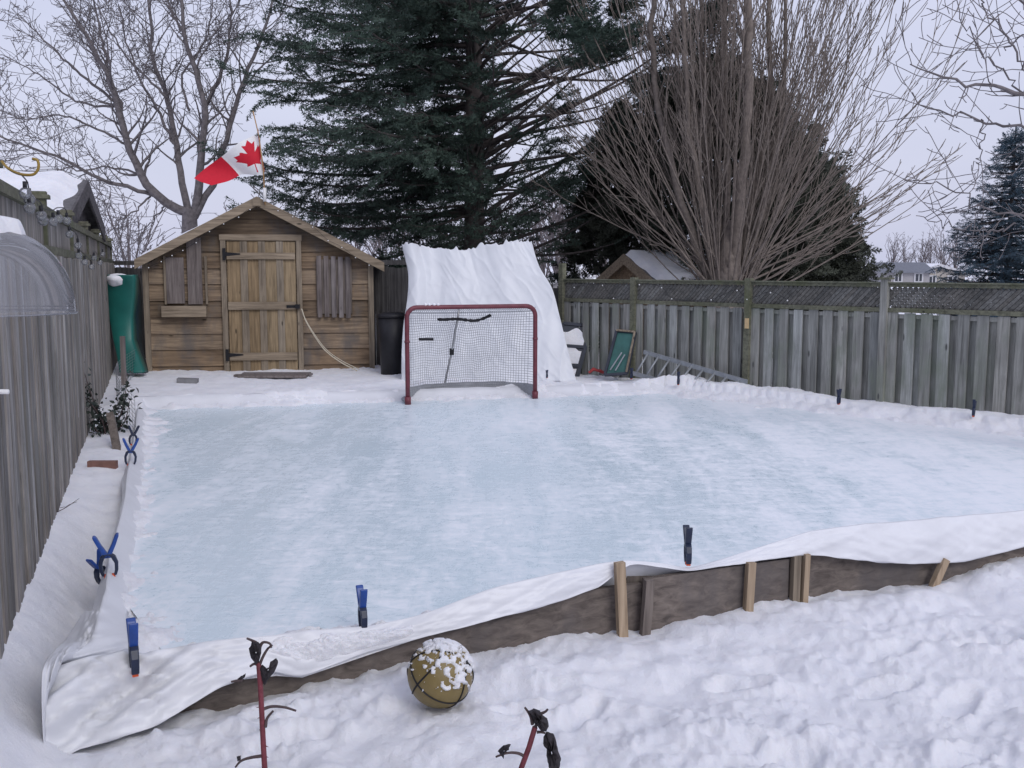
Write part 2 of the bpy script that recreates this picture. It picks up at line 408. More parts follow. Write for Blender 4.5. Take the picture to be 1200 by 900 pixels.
def make_ground():
    fine = np.radians(np.arange(-44, 44.01, .14)); co = np.radians(np.arange(47, 314, 5.))
    th = np.concatenate([fine, co])
    r = [.5]
    while r[-1] < 24: r.append(r[-1] * (1.02 if r[-1] < 1.6 else 1.0058))
    while r[-1] < 900: r.append(r[-1] * 1.07)
    r = np.array(r)
    rr, tt = np.meshgrid(r, th, indexing='ij')
    x = rr * np.sin(tt); y = rr * np.cos(tt)
    z = terrain(x, y)
    a, b = x.shape
    i = np.arange(a - 1)[:, None] * b; j = np.arange(b)[None]
    f = np.stack([i + j, i + b + j, i + b + (j + 1) % b, i + (j + 1) % b], -1).reshape(-1, 4)[:, ::-1]
    m = MB(); m.add(np.stack([x, y, z], -1).reshape(-1, 3), f)
    m.f.append(np.array([list(range(b))])); m.m.append(np.array([0]))
    o = m.build('snow_ground', M['snow'], smooth=True, origin=(0, 0, 0)); tag(o, kind='structure')
make_ground()
m = MB(); k = 1.0
IP = RK.copy(); IP[0] += [.16, .14]; IP[3:] += [.12, 0]; IP[1] += [-.1, .1]; IP[3] += [0, -.02]
m.add([[a, b, 0] for a, b in IP], [list(range(8))])
tag(m.build('ice', M['ice'], origin=(0, 0, 0)), kind='structure')

# ------------------------------------------------------------------ rink frame: planks and stakes
def spline(pts, n):
    pts = np.asarray(pts, float); k = len(pts)
    d = np.concatenate([[0], np.cumsum(np.linalg.norm(np.diff(pts, axis=0), axis=1) + 1e-6)])
    t = np.linspace(0, d[-1], n); out = np.empty((n, pts.shape[1]))
    tang = np.empty_like(pts)
    tang[1:-1] = (pts[2:] - pts[:-2]) / (d[2:] - d[:-2])[:, None]
    tang[0] = (pts[1] - pts[0]) / (d[1] - d[0]); tang[-1] = (pts[-1] - pts[-2]) / (d[-1] - d[-2])
    i = np.clip(np.searchsorted(d, t, 'right') - 1, 0, k - 2); h = (d[i + 1] - d[i])[:, None]; u = ((t - d[i])[:, None]) / h
    return (2 * u**3 - 3 * u**2 + 1) * pts[i] + (u**3 - 2 * u**2 + u) * h * tang[i] + (-2 * u**3 + 3 * u**2) * pts[i + 1] + (u**3 - u**2) * h * tang[i + 1]
frame = thing('ice_rink_boards', (NA[0], NA[1], -.2), 'weathered plank boards with short wooden stakes edging the ice rink', 'rink boards')
def plank(top, zb, off, th, mat, name='board', A=None, dr=None):
    A = NA if A is None else A; dr = dn if dr is None else dr
    n_ = np.array([dr[1], -dr[0], 0])
    A2 = A + n_ * off
    tp = [onp(px, py, A2, dr) for px, py in top]
    pts = [np.array(p) for p in tp] + [np.array([p[0], p[1], zb]) for p in tp[::-1]]
    return MB().prism(pts, n_, -th).build(name, mat, frame)
plank([(196, 808), (230, 795), (300, 778), (437, 748), (560, 722), (650, 697), (752, 684)], -.5, .0, .035, M['board'])
plank([(735, 664), (780, 664), (860, 672)], -.3, -.05, .02, M['stake_d'])
plank([(756, 679), (872, 662), (925, 655)], -.4, .03, .035, M['board'])
plank([(925, 652), (1010, 640), (1100, 632), (1290, 608)], -.4, .0, .035, M['board'])
q_ = onp(1285, 620, NA, dn); e_ = NA + dn * ((8.02 - NA[0]) / dn[0])
MB().bar([q_[0], q_[1], -.08], [e_[0], e_[1], -.08], .035, .60).build('board', M['board'], frame)
def stake(top, bot, w, mat, off=.05):
    a = onp(*top, NA + nrm * off, dn); b = onp(*bot, NA + nrm * off, dn); b = b + (b - a) * .35
    return MB().bar(a, b, w, .035, up=nrm).build('stake', mat, frame)
stake((726, 659), (729, 733), .052, M['stake'], .07)
stake((761, 680), (757, 728), .05, M['stake_d'], .07)
stake((880, 659), (877, 707), .048, M['stake'], .07)
stake((933, 651), (931, 702), .046, M['trim_v'], .05)
stake((945, 649), (942, 703), .034, M['stake'], .06)
stake((1108, 655), (1097, 680), .045, M['stake'], .07)
# left, far and right boards
lbp = [P(*q_, .10)[:2] + np.array([.012, 0]) for q_ in ((126, 690), (127, 660), (134, 632), (143, 600), (149, 556), (154, 533), (158, 505), (162, 474))]
for a, b in zip(lbp[:-1], lbp[1:]):
    MB().bar([*a, -.11], [*b, -.11], .025, .36).build('board', M['board'], frame)
fb = [[-4.82, 12.56], [2.36, 14.24], [8.05, 7.87]]
for a, b in zip(fb[:-1], fb[1:]):
    MB().bar([*a, -.10], [*b, -.10], .03, .34).build('board', M['board'], frame)

# ------------------------------------------------------------------ liner draped over the boards
def make_liner():
    st = []   # stations: inner, top, outer (3D), lots of slack at the near corner
    # left side from far to near (over the left board)
    for (T, w_, zo) in [((162, 476), .05, .0), ((158, 505), .06, -.02), ((154, 533), .08, -.05), ((149, 556), .05, .02),
                       ((147, 580), .025, .075), ((143, 600), .02, .085), ((134, 632), .05, .0), ((127, 660), .07, -.06), ((124, 690), .10, -.10)]:
        t = P(*T, .10); o = t + np.array([-w_, 0, 0]); o[2] = zo; i = np.array([t[0] + .12, t[1], -.01])
        st.append((i, t, o))
    st.append((P(150, 722, .0), P(117, 714, .10), P(99, 716, -.02)))
    st.append((P(158, 742, .0), P(108, 744, .10), P(76, 752, -.04)))
    st.append((P(163, 752, .0), P(84, 768, .09), onp(50, 786, NA + nrm * .20, dn)))
    TT = [(56, 784), (95, 776), (130, 768), (168, 763), (243, 752), (310, 745), (350, 740), (437, 733), (500, 718), (575, 690), (640, 674), (700, 661), (735, 657), (775, 660),
          (808, 665), (850, 654), (900, 638), (948, 623), (1010, 614), (1063, 610), (1131, 604), (1200, 598), (1290, 590)]
    OO = [(54, 888), (95, 878), (140, 864), (187, 849), (268, 801), (318, 788), (355, 792), (437, 762), (500, 746), (575, 727), (640, 709), (700, 689), (738, 662), (775, 665),
          (808, 669), (850, 663), (900, 656), (948, 650), (1010, 657), (1063, 661), (1131, 658), (1200, 642), (1290, 634)]
    off = [.20, .21, .20, .18, .13, .09, .08, .07, .07, .07, .06, .05, .03, .03, .05, .06, .06, .06, .07, .07, .07, .06, .05]
    for (T, O, f) in zip(TT, OO, off):
        t = onp(*T, NA + nrm * .01, dn); o = onp(*O, NA + nrm * f, dn)
        i = t - nrm * .14; i[2] = -.01
        if T[0] < 140: i = P(164 + T[0] * .03, 757, .0)
        st.append((i, t, o))
    for x_ in (4.6, 5.6, 6.8, 8.0):
        b_ = NA + dn * ((x_ - NA[0]) / dn[0]); b_ = np.array([b_[0], b_[1], 0])
        st.append((b_ - nrm * .14 + np.array([0, 0, -.01]), b_ + np.array([0, 0, .24]), b_ + nrm * .06 + np.array([0, 0, .05])))
    st = np.array(st)            # K,3,3
    n = 1200
    I = spline(st[:, 0], n); T = spline(st[:, 1], n); O = spline(st[:, 2], n)
    # resample consistently along the ridge line
    def along(ctrl):
        d = np.concatenate([[0], np.cumsum(np.linalg.norm(np.diff(st[:, 1], axis=0), axis=1) + .02)])
        t = np.linspace(0, d[-1], n); k = len(ctrl)
        tang = np.empty_like(ctrl); tang[1:-1] = (ctrl[2:] - ctrl[:-2]) / (d[2:] - d[:-2])[:, None]; tang[0] = 0; tang[-1] = 0
        i = np.clip(np.searchsorted(d, t, 'right') - 1, 0, k - 2); h = (d[i + 1] - d[i])[:, None]; u = ((t - d[i])[:, None]) / h
        return ((2*u**3-3*u**2+1)*ctrl[i] + (u**3-2*u**2+u)*h*tang[i]*.7 + (-2*u**3+3*u**2)*ctrl[i+1] + (u**3-u**2)*h*tang[i+1]*.7), t
    I, s = along(st[:, 0]); T, _ = along(st[:, 1]); O, _ = along(st[:, 2])
    rows = []
    q1 = np.linspace(0, 1, 7)[:-1]; q2 = np.linspace(0, 1, 26)
    for q in q1: rows.append(I * (1 - q) + T * q + np.array([0, 0, .0]))
    hang = np.linalg.norm(O - T, axis=1)
    for q in q2:
        p = T * (1 - q) + O * q
        # belly outward a little near the top
        p = p + nrm * (np.sin(q * PI) * .06 * hang * 1.2)[:, None] if q else p
        rows.append(p)
    G = np.array(rows)           # rows, n, 3
    K = G.shape[0]
    qq = np.linspace(0, 1, K)[:, None]; ss = s[None]
    w = np.clip(hang / .22, .12, 1)[None]
    fold = (fbm(ss * 4.5 + qq * 2.5, qq * 1.6 + ss * .9, 3) - .5) * .085 * w + (np.abs(fbm(ss * 7 - qq * 5, qq * 4 + 9, 2) - .5) - .15) * .06 * w
    fold = fold * np.clip(qq * 3, .1, 1) * np.where(qq > .98, .6, 1)
    corner = np.exp(-((G[:, :, 0] + 1.75) / .45) ** 2) * np.exp(-((G[:, :, 1] - 4.1) / .6) ** 2)
    crk = np.abs(fbm(ss * 4 + 40 + qq * 3, qq * 3.5 + ss * 2, 2) - .5) * .50 - .10 + np.abs(fbm(ss * 9 + 3 - qq * 6, qq * 7, 2) - .5) * .24 - .04
    fold = fold + crk * corner * np.clip(np.sin(qq * PI), 0, 1)
    dirv = nrm * .75 + np.array([0, 0, .55])
    def ridge(a_): return (1 - np.abs(a_ - .5) * 2) ** 4
    cr2 = ridge(fbm(ss * 2.2 + qq * 1.2 + 5, qq * .8 + ss * .5, 2)) + .6 * ridge(fbm(ss * 4.1 - qq * 1.6, qq * 1.3 + 11, 2))
    fold = fold * (.5 + .5 * corner) + (cr2 - .5) * (.012 + .03 * corner) * w * np.clip(np.sin(qq * PI * .9 + .15), 0, 1)
    G = G + fold[:, :, None] * dirv
    G[-1, :, 2] += (fbm(s * 6, s * 0 + 2, 3) - .5) * .015
    m = MB(); m.grid(G, flip=True)
    return m
o = make_liner().build('rink_liner', M['liner'], smooth=True, origin=(NA[0], NA[1], -.2))
so = o.modifiers.new('thickness', 'SOLIDIFY'); so.thickness = .002; so.offset = 0
tag(o, 'white plastic sheet draped over the near and left edges of the rink', 'liner')

def edge_liner(name, a, b, top, label, group=None):
    a = np.array([*a, 0.]); b = np.array([*b, 0.]); n = int(np.linalg.norm(b - a) / .03)
    t = np.linspace(0, 1, n)[:, None]; d = (b - a) / np.linalg.norm(b - a); q = np.array([-d[1], d[0], 0])
    base = a * (1 - t) + b * t; L = t[:, 0] * np.linalg.norm(b - a)
    rows = []
    for off, z in ((.30, -.01), (.16, .015), (.07, top * .6), (.0, top), (-.05, top * .95), (-.07, top * .3), (-.08, -.02)):
        w = (fbm(L * 2.2, L * 0 + off * 9, 3) - .5)
        rows.append(base + q * (off + w * .06)[:, None] + np.array([0, 0, 1]) * (z + np.abs(w) * .06 * (z > .02))[:, None])
    o = MB().grid(np.array(rows)).build(name, M['liner'], smooth=True)
    tag(o, label, 'liner', group); return o
edge_liner('rink_liner', (2.34, 14.2), (-4.78, 12.52), .12, 'white plastic sheet folded over the far edge of the rink behind the goal')

sl_ = MB()
PX_ = np.linspace(286, 492, 190); QV_ = np.linspace(.0, 1, 60); rows = []
for px_ in PX_:
    ty_ = np.interp(px_, [286, 350, 437, 492], [748, 742, 735, 722]); oy_ = np.interp(px_, [286, 324, 355, 437, 492], [792, 788, 790, 762, 744])
    row = []
    for q in QV_:
        f_ = np.interp(q, [0, 1], [.01, .08]) + .06 * .15 * math.sin(q * PI)
        row.append(onp(px_, ty_ * (1 - q) + oy_ * q, NA + nrm * f_, dn))
    rows.append(row)
rows = np.array(rows); A_, B_ = np.meshgrid(PX_, QV_, indexing='ij')
env = np.clip(1 - np.abs((A_ - 388) / 98) ** 2.5, 0, 1) * np.clip(1 - np.abs((B_ - .42) / .40) ** 2, 0, 1)
hh_ = env * .042 * (.45 + .9 * fbm(A_ * .075, B_ * 5, 4, .6)) + (fbm(A_ * .22, B_ * 14, 3) - .5) * .02 * env + (fbm(A_ * .06 + 9, B_ * 4, 3) - .62) * .05
hh_ = np.where(env <= .02, -.03, hh_ - .004)
sl_.grid(rows + hh_[..., None] * (nrm * .6 + np.array([0, 0, .8])))
tag(sl_.build('snow_clumps', M['snow'], smooth=True), 'loose snow clumps caught in the fold of the near sheet', 'snow', kind='stuff')
# ------------------------------------------------------------------ spring clamps
def make_clamp(hm):
    t = proto('spring_clamp', 'x', 'clamp', 'spring clamps holding the sheet to the boards')
    for sgn in (-1, 1):
        prof = [(-.004, .028, .022), (.014, .055, .019), (.032, .09, .017), (.048, .128, .016), (.053, .140, .010)]
        def loft(pr, w0, w1, mat, nm, par):
            m = MB(); ring = []
            for k_, (x, z, hw) in enumerate(pr):
                w = w0 + (w1 - w0) * k_ / (len(pr) - 1)
                ring.append([[sgn * x - hw * .6, -w, z], [sgn * x + hw * .6, -w, z], [sgn * x + hw * .6, w, z], [sgn * x - hw * .6, w, z]])
            ring = np.array(ring); K = len(ring)
            f = [[i * 4 + j, i * 4 + (j + 1) % 4, i * 4 + 4 + (j + 1) % 4, i * 4 + 4 + j] for i in range(K - 1) for j in range(4)]
            f += [[3, 2, 1, 0], [K * 4 - 4, K * 4 - 3, K * 4 - 2, K * 4 - 1]]
            m.add(ring.reshape(-1, 3), f); ob = m.build(nm, mat, par)
            bv = ob.modifiers.new('bevel', 'BEVEL'); bv.width = .004; bv.segments = 2
            return ob
        loft(prof, .016, .018, hm, 'handle', t)
        jaw = [(-.002, .050, .020), (-.024, .032, .018), (-.036, .0, .014), (-.034, -.035, .013), (-.026, -.060, .011)]
        j = loft(jaw, .017, .014, M['navy'], 'jaw', t)
        MB().box((sgn * -.018, 0, -.062), (.014, .022, .016)).build('jaw_pad', M['orange'], j)
    a = np.linspace(0, 6 * PI, 50)
    MB().tube(np.stack([.011 * np.cos(a), -.012 + .024 * a / a[-1], .042 + .011 * np.sin(a)], 1), .0022, 5).build('spring', M['steel'], t)
    return t
c0 = make_clamp(M['blue']); c1 = make_clamp(M['navy'])
used_clamp = set()
def place_clamp(pt, rz, s, label, tilt=0):
    src = c0 if label.startswith('blue') else c1
    o = copy_tree(src) if src in used_clamp else src
    used_clamp.add(src)
    o.location = Vector([float(a) for a in pt]); o.rotation_euler = (0, tilt, rz); o.scale = (s, s, s); o['label'] = label
    return o
rzn = math.atan2(dn[1], dn[0])       # along the near board
place_clamp(onp(157, 770, NA + nrm * .05, dn), rzn + PI / 2 + .1, 1.15, 'blue and black spring clamp standing on the crumpled white corner nearest the camera', .12)
place_clamp(onp(425, 722, NA + nrm * -.02, dn) , rzn + PI / 2 + .0, 1.0, 'blue spring clamp on the near edge behind the snowy ball', .1)
place_clamp(onp(806, 647, NA + nrm * .0, dn), rzn + PI / 2 - .36, 1.0, 'dark spring clamp with orange pad where the sheet dips between near stakes', .12)
rl = math.atan2(dl[1], dl[0]) - PI / 2
place_clamp(P(127, 660, .14), rl, 1.15, 'blue spring clamp opened in a V on the left edge, beside another clamp', -.05)
place_clamp(P(118, 672, .02), rl + .9, .95, 'blue and black spring clamp hanging low on the outside of the left edge', -.35)
place_clamp(P(153, 535, .14), rl, 1.15, 'blue spring clamp opened in a V beside the leafy shrub', .05)
place_clamp(P(156, 514, .14), rl + .3, .9, 'brownish small clamp beside the wire fencing on the left edge', .1)
place_clamp(P(641, 440, .13), 1.2, .6, 'tiny dark clamp at the foot of the white backstop sheet', .0)
place_clamp(P(740, 440, .17),1.1, .8, 'dark clamp on the far corner below the leaning green door', .05)
place_clamp(P(795, 446, .18),1.2, .9, 'dark clamp on the far edge in front of the ladder', .05)
place_clamp(P(983, 468, .17), .9, .9, 'dark clamp in the snow bank below the middle fence post', .0)
place_clamp(P(1141, 482, .17), 1.0, .9, 'dark clamp in the snow bank at the right end of the far edge', .3)

# ------------------------------------------------------------------ ball
bc = Q(516, 790, 4.17); br = 38.5 / F * 4.17 * 1.04
bz = bc[2] - br
ball = thing('ball', (bc[0], bc[1], bz), 'snow-dusted gold basketball with black seams lying in the snow by the near board', 'ball')
def usph(c, r, nu=48, nv=32, disp=None):
    u = np.linspace(0, 2 * PI, nu + 1); v = np.linspace(0.001, PI - .001, nv)
    vv, uu = np.meshgrid(v, u, indexing='ij')
    d = np.stack([np.sin(vv) * np.cos(uu), np.sin(vv) * np.sin(uu), np.cos(vv)], -1)
    rr = r if disp is None else r + disp(d)
    if not np.isscalar(rr): rr = rr[..., None]
    return np.array(c) + d * rr, d
g, d = usph(bc, br); MB().grid(g, flip=True).build('ball_skin', M['ball'], ball, True)
def rotm(rx, ry, rz): return np.array(Matrix.Rotation(rz, 3, 'Z') @ Matrix.Rotation(ry, 3, 'Y') @ Matrix.Rotation(rx, 3, 'X'))
RB = rotm(.5, .5, .2)
sm = MB(); a = np.linspace(0, 2 * PI, 60)
for k_ in range(4):
    if k_ < 2:
        c_ = [np.stack([np.cos(a), np.sin(a), 0 * a], 1), np.stack([np.cos(a), 0 * a, np.sin(a)], 1)][k_]
    else:
        s_ = 1 if k_ == 2 else -1
        c_ = np.stack([.35 * 0 + s_ * (.55 + .18 * np.cos(2 * a)), np.cos(a) * .8, np.sin(a) * .8], 1); c_ /= np.linalg.norm(c_, axis=1)[:, None]
    sm.tube(bc + (c_ @ RB.T) * (br + .0005), .0042, 6, cap=False)
sm.build('seam', M['black'], ball, True)
g, d = usph(bc, br, 120, 80)
nn = fbm(d[..., 0] * 7 + 5, d[..., 1] * 6 + d[..., 2] * 6, 5, .62) + .22 * d[..., 2] + .10 * d[..., 0]
hh = np.clip((nn - .64) * .14, -.01, .010); hh = np.where(nn > .64, hh + .0015, -.012)
MB().grid(np.array(bc) + d * (br + hh)[..., None], flip=True).build('snow_patch', M['snow'], ball, True)

# ------------------------------------------------------------------ hockey goal
GL = P(478, 474, 0); GR = P(627, 467, 0)
gx = (GR - GL); GW = np.linalg.norm(gx); gx /= GW; gy = np.array([-gx[1], gx[0], 0]); GH = 1.22 * GW / 1.72
goal = thing('hockey_goal', (GL + GR) / 2, 'red steel hockey goal with white net standing on the far end of the ice', 'hockey goal')
def G3(x, y, z): return GL + gx * x + gy * y + np.array([0, 0, z])
rc = .13; pts = [G3(0, 0, 0)] + [G3(0, 0, z) for z in (.4, .8, GH - rc)]
for a in np.linspace(PI, PI / 2, 7)[1:]: pts.append(G3(rc + rc * math.cos(a), 0, GH - rc + rc * math.sin(a)))
for a in np.linspace(PI / 2, 0, 7): pts.append(G3(GW - rc + rc * math.cos(a), 0, GH - rc + rc * math.sin(a)))
pts += [G3(GW, 0, z) for z in (.8, .4, 0)]
MB().tube(pts, .03, 10).build('goal_frame', M['red_metal'], goal, True)
for x in (0, GW):
    MB().tube([G3(x, 0, .0), G3(x, 0, .10)], .042, 10).build('post_foot', M['red_metal'], goal, True)
    MB().tube([G3(x, 0, .80), G3(x, 0, .83)], .037, 10).build('post_collar', M['red_metal'], goal, True)
# base bar curving behind
bp = [G3(0, 0, .03)]
for t in np.linspace(0, PI, 17): bp.append(G3(GW / 2 - GW / 2 * math.cos(t), .12 + .62 * math.sin(t) ** .6, .03))
bp.append(G3(GW, 0, .03))
MB().tube(bp, .022, 8).build('base_bar', M['skirt'], goal, True)
MB().tube([G3(GW * .44, .25, GH - .02), G3(GW * .42, .5, GH * .5), G3(GW * .38, .73, .04)], .014, 8).build('centre_brace', M['steel'], goal, True)
MB().box(G3(GW * .42, .5, GH * .5), (.06, .05, .09)).build('brace_joint', M['black'], goal)
# net: shelf curve at top, back curve to the base bar
nx = 62; nz = 34
U = np.linspace(0, 1, nx); Vv = np.linspace(0, 1, nz)
uu, vv = np.meshgrid(U, Vv, indexing='ij')
arc = np.sin(uu * PI) ** .45
topd = .05 + .34 * arc; botd = .06 + .62 * arc
yb = topd * (1 - vv) + botd * vv + .04 * np.sin(vv * PI) * arc + (fbm(uu * 5, vv * 4, 2) - .5) * .16 * arc * np.sin(vv * PI) ** .5
zb = (GH - .07 - .03 * arc) * (1 - vv) + .05 * vv + (fbm(uu * 9 + 4, vv * 3, 2) - .5) * .07 * np.sin(np.clip(vv, 0, 1) * PI)
xb = uu * GW + (fbm(uu * 4 + 14, vv * 4, 2) - .5) * .09 * np.sin(uu * PI)
NG = GL + gx * xb[..., None] + gy * yb[..., None] + np.array([0, 0, 1]) * zb[..., None]
nm = MB()
for i in range(nx): nm.tube(NG[i], .0038, 3)
for j in range(nz): nm.tube(NG[:, j], .0038, 3)
for i in range(0, nx, 1):                                   # top shelf
    p0 = G3(U[i] * GW, 0, GH - .01); nm.tube([p0, (p0 + NG[i, 0]) / 2 - np.array([0, 0, .02]), NG[i, 0]], .0038, 3)
for q in (.25, .5, .75):
    nm.tube([G3(U[i] * GW, 0, GH - .01) * (1 - q) + NG[i, 0] * q - np.array([0, 0, .02 * math.sin(q * PI)]) for i in range(nx)], .0038, 3)
js = nz - 5
sk = MB(); sk.grid(NG[:, js:] + gy * .012); sk.build('net_skirt', M['skirt'], goal, True)
# lacing on the posts, sagging black strap under the shelf, white ice bits on the crossbar
nm.build('net', M['net'], goal)
sp_ = [G3(GW * t, .2, GH - .13 + .02 * math.sin(t * 19) - .06 * math.sin((t - .22) / .46 * PI)) for t in np.linspace(.26, .68, 22)]
MB().tube(sp_, [.012 + .012 * abs(math.sin(i * 1.3)) for i in range(22)], 6).build('shelf_strap', M['black'], goal, True)
MB().bar(G3(GW * .11, .15, GH * .665), G3(GW * .22, .15, GH * .66), .03, .035).build('puck_marker', M['black'], goal)
ib = MB()
for t in (.14, .17, .205, .235):
    gg, _ = usph(G3(GW * t, 0, GH + .035), .022, 10, 7); ib.grid(gg, flip=True)
ib.build('ice_lump', M['snow'], goal, True)

# ------------------------------------------------------------------ white backstop sheet behind the goal
def backstop():
    D = 15.5; nu, nv = 220, 140
    left = spline([Q(471, 289, D + .5), Q(478, 320, D + .4), Q(477, 350, D + .25), Q(472, 385, D + .15), Q(470, 425, D - .05), Q(470, 448, D - .2)], nv)
    right = spline([Q(623, 284, D + .5), Q(632, 312, D + .4), Q(647, 338, D + .3), Q(657, 375, D + .15), Q(667, 415, D - .1), Q(676, 447, D - .3)], nv)
    u = np.linspace(0, 1, nu)
    G = np.empty((nu, nv, 3))
    for i, t in enumerate(u): G[i] = left * (1 - t) + right * t
    v = np.linspace(0, 1, nv)
    uu, vv = np.meshgrid(u, v, indexing='ij')
    # scalloped top edge between hanging points
    hp = [0, .07, .33, .58, .62, .8, .84, 1.0]
    sag = np.zeros(nu); hp = [0, .07, .34, .58, .62, .79, .83, 1.0]
    for a, b, k_ in zip(hp[:-1], hp[1:], [.01, .04, .03, .0, .03, .0, .01]):
        s_ = (u >= a) & (u <= b); sag[s_] += k_ * np.sin((u[s_] - a) / (b - a) * PI) ** .7
    lift = np.interp(u, [0, .05, .1, .3, .33, .56, .6, .78, .84, 1], [.0, .04, .02, -.03, -.06, -.07, -.01, -.02, .03, .0])
    G[..., 2] += (lift - sag * .8)[:, None] * (1 - vv) ** 3
    fold = np.sin(uu * 17 + 2 * fbm(uu * 3, vv * 2, 2)) * .022 * (1 - vv) ** 1.5 + (fbm(uu * 9, vv * .8 + 3, 2) - .5) * .10 * (1 - vv * .5) + (np.abs(fbm(uu * 7 + 5, vv * .7 + 4, 2) - .5)) * .12 * (1 - vv * .6) + (np.abs(fbm(uu * 5 + vv * 2, vv * 4, 3) - .5)) * .10 * vv
    fold += np.where(uu < .13, np.sin(uu / .13 * PI) * .12, 0)
    def rg(a_): return (1 - np.abs(a_ - .5) * 2) ** 5
    fold = fold + (rg(fbm(uu * 5 + vv * 1.5, vv * 2.2, 3)) + .7 * rg(fbm(uu * 8 - vv * 3 + 6, vv * 3 + 2, 3)) - .6) * .042 * (.4 + .6 * vv)
    G[..., 2] += (np.abs(fbm(uu * 26, vv * 0 + 8, 2) - .5) * .16 * (1 - vv) ** 30)
    G[..., 1] -= fold * .7 - .05
    G[..., 2] += (np.abs(fbm(uu * 9, vv * 0 + 4, 2) - .5) * .10) * (vv ** 8) - .03 * vv ** 6
    return MB().grid(G)
o = backstop().build('backstop_sheet', M['tarp'], smooth=True)
so = o.modifiers.new('thickness', 'SOLIDIFY'); so.thickness = .003
tag(o, 'tall white sheet hung with scalloped top behind the hockey goal', 'sheet')

# ------------------------------------------------------------------ shed
SD = 16.9
def S(px, py, d=0): return Q(px, py, SD + d)
sl, sr = S(178, 430), S(438, 430)
X0, X1 = sl[0], sr[0]; XC = S(305, 300)[0]
ZP = S(305, 234)[2] - .06                       # wall peak
sE = (S(305, 232)[2] - S(160, 309)[2]) / (XC - S(160, 309)[0])    # slope
def roofz(x, zp=None): return (ZP if zp is None else zp) - abs(x - XC) * sE
ZB = -.15; SDEP = 2.6
shed = thing('garden_shed', ((X0 + X1) / 2, SD, -.02), 'brown rough-board garden shed with gable roof and a plank door', 'shed')
wl = MB(); z = ZB
rs = random.Random(3)
while z < ZP - .12:
    h = rs.uniform(.255, .29); z1 = min(z + h, ZP - .04)
    def clip(zz): return max(X0, XC - (ZP - zz) / sE), min(X1, XC + (ZP - zz) / sE)
    a0, b0 = clip(z); a1, b1 = clip(z1)
    mids = [] if b0 - a0 < 1 else [rs.uniform(-.1, .1)]
    dz = rs.uniform(-.006, .006)
    poly = [[a0, 0, z], [b0, 0, z + dz], [b1, 0, z1 - .004], [a1, 0, z1 - .004]]
    # lapped board: bottom edge proud of the top edge
    lap = rs.uniform(.028, .045)
    f = np.array([[a0, SD - lap, z], [b0, SD - lap, z], [b1, SD - .006, z1 + .004], [a1, SD - .006, z1 + .004],
                  [a0, SD + .01, z], [b0, SD + .01, z], [b1, SD + .01, z1 + .004], [a1, SD + .01, z1 + .004]])
    wl.add(f, [[0, 1, 2, 3], [4, 7, 6, 5], [0, 4, 5, 1], [3, 2, 6, 7], [0, 3, 7, 4], [1, 5, 6, 2]])
    z = z1
wl.build('front_wall', M['shed'], shed)
for x, nm in ((X0, 1), (X1, -1)):
    mm = MB(); z = ZB
    while z < roofz(x) - .05:
        z1 = min(z + .2, roofz(x)); mm.box((x + nm * .02, SD + SDEP / 2 + .01, (z + z1) / 2), (.04, SDEP - .02, z1 - z - .006)); z = z1
    mm.build('side_wall', M['shed'], shed)
MB().prism([[X0 + .01, SD + SDEP, ZB], [X1 - .01, SD + SDEP, ZB], [X1 - .01, SD + SDEP, roofz(X1)], [XC, SD + SDEP, ZP], [X0 + .01, SD + SDEP, roofz(X0)]], (0, 1, 0), .03).build('back_wall', M['shed'], shed)
for x in (X0 + .045, X1 - .045):
    MB().box((x, SD - .05, (ZB + roofz(x) - .02) / 2), (.09, .05, roofz(x) - .02 - ZB)).build('corner_post', M['trim_v'], shed)
# roof slabs with overhang
OV = .26; EX0 = S(168, 309)[0]; EX1 = S(449, 320)[0]
for xe in (EX0, EX1):
    ze = ZP + .05 - abs(xe - XC) * sE; zp = ZP + .05
    ym = SD - OV; sg = 1 if xe < XC else -1
    rf = MB().prism([[xe, ym, ze], [XC - sg * .0, ym, zp], [XC, ym, zp + .03], [xe, ym, ze + .03]] if sg == 1 else [[XC, ym, zp], [xe, ym, ze], [xe, ym, ze + .03], [XC, ym, zp + .03]], (0, 1, 0), SDEP + OV + .2).build('roof', M['shingle'], shed)
    # barge board
    w_ = .16
    MB().prism([[xe, ym - .035, ze - w_ + .05], [XC, ym - .035, zp - w_ + .05], [XC, ym - .035, zp + .045], [xe, ym - .035, ze + .045]], (0, 1, 0), .032).build('barge_board', M['trim'], shed)
    if sg == 1:
        n_ = 40; m_ = 24; tt = np.linspace(.03, .99, n_); y_ = np.linspace(ym + .0, ym + SDEP + OV, m_)
        T_, Y_ = np.meshgrid(tt, y_, indexing='ij')
        xx = xe + (XC - xe) * T_; th = .055 * np.clip(np.minimum((1 - T_) * 9, T_ * 20), 0, 1) * (1.15 - T_) * np.where(Y_ < ym + .02, 0, 1) * (.6 + .8 * fbm(T_ * 5, Y_ * 3, 3))
        MB().grid(np.stack([xx, Y_, ze + (ZP + .05 - ze) * T_ + .034 + th], -1), flip=True).build('roof_snow', M['snow'], rf, True)
MB().box((XC, SD - OV - .055, ZP + .0), (.13, .02, .12)).build('peak_plate', M['trim'], shed)
MB().box((XC, SD - OV / 2, ZP - .02), (.06, OV, .09)).build('ridge_beam', M['trim'], shed)
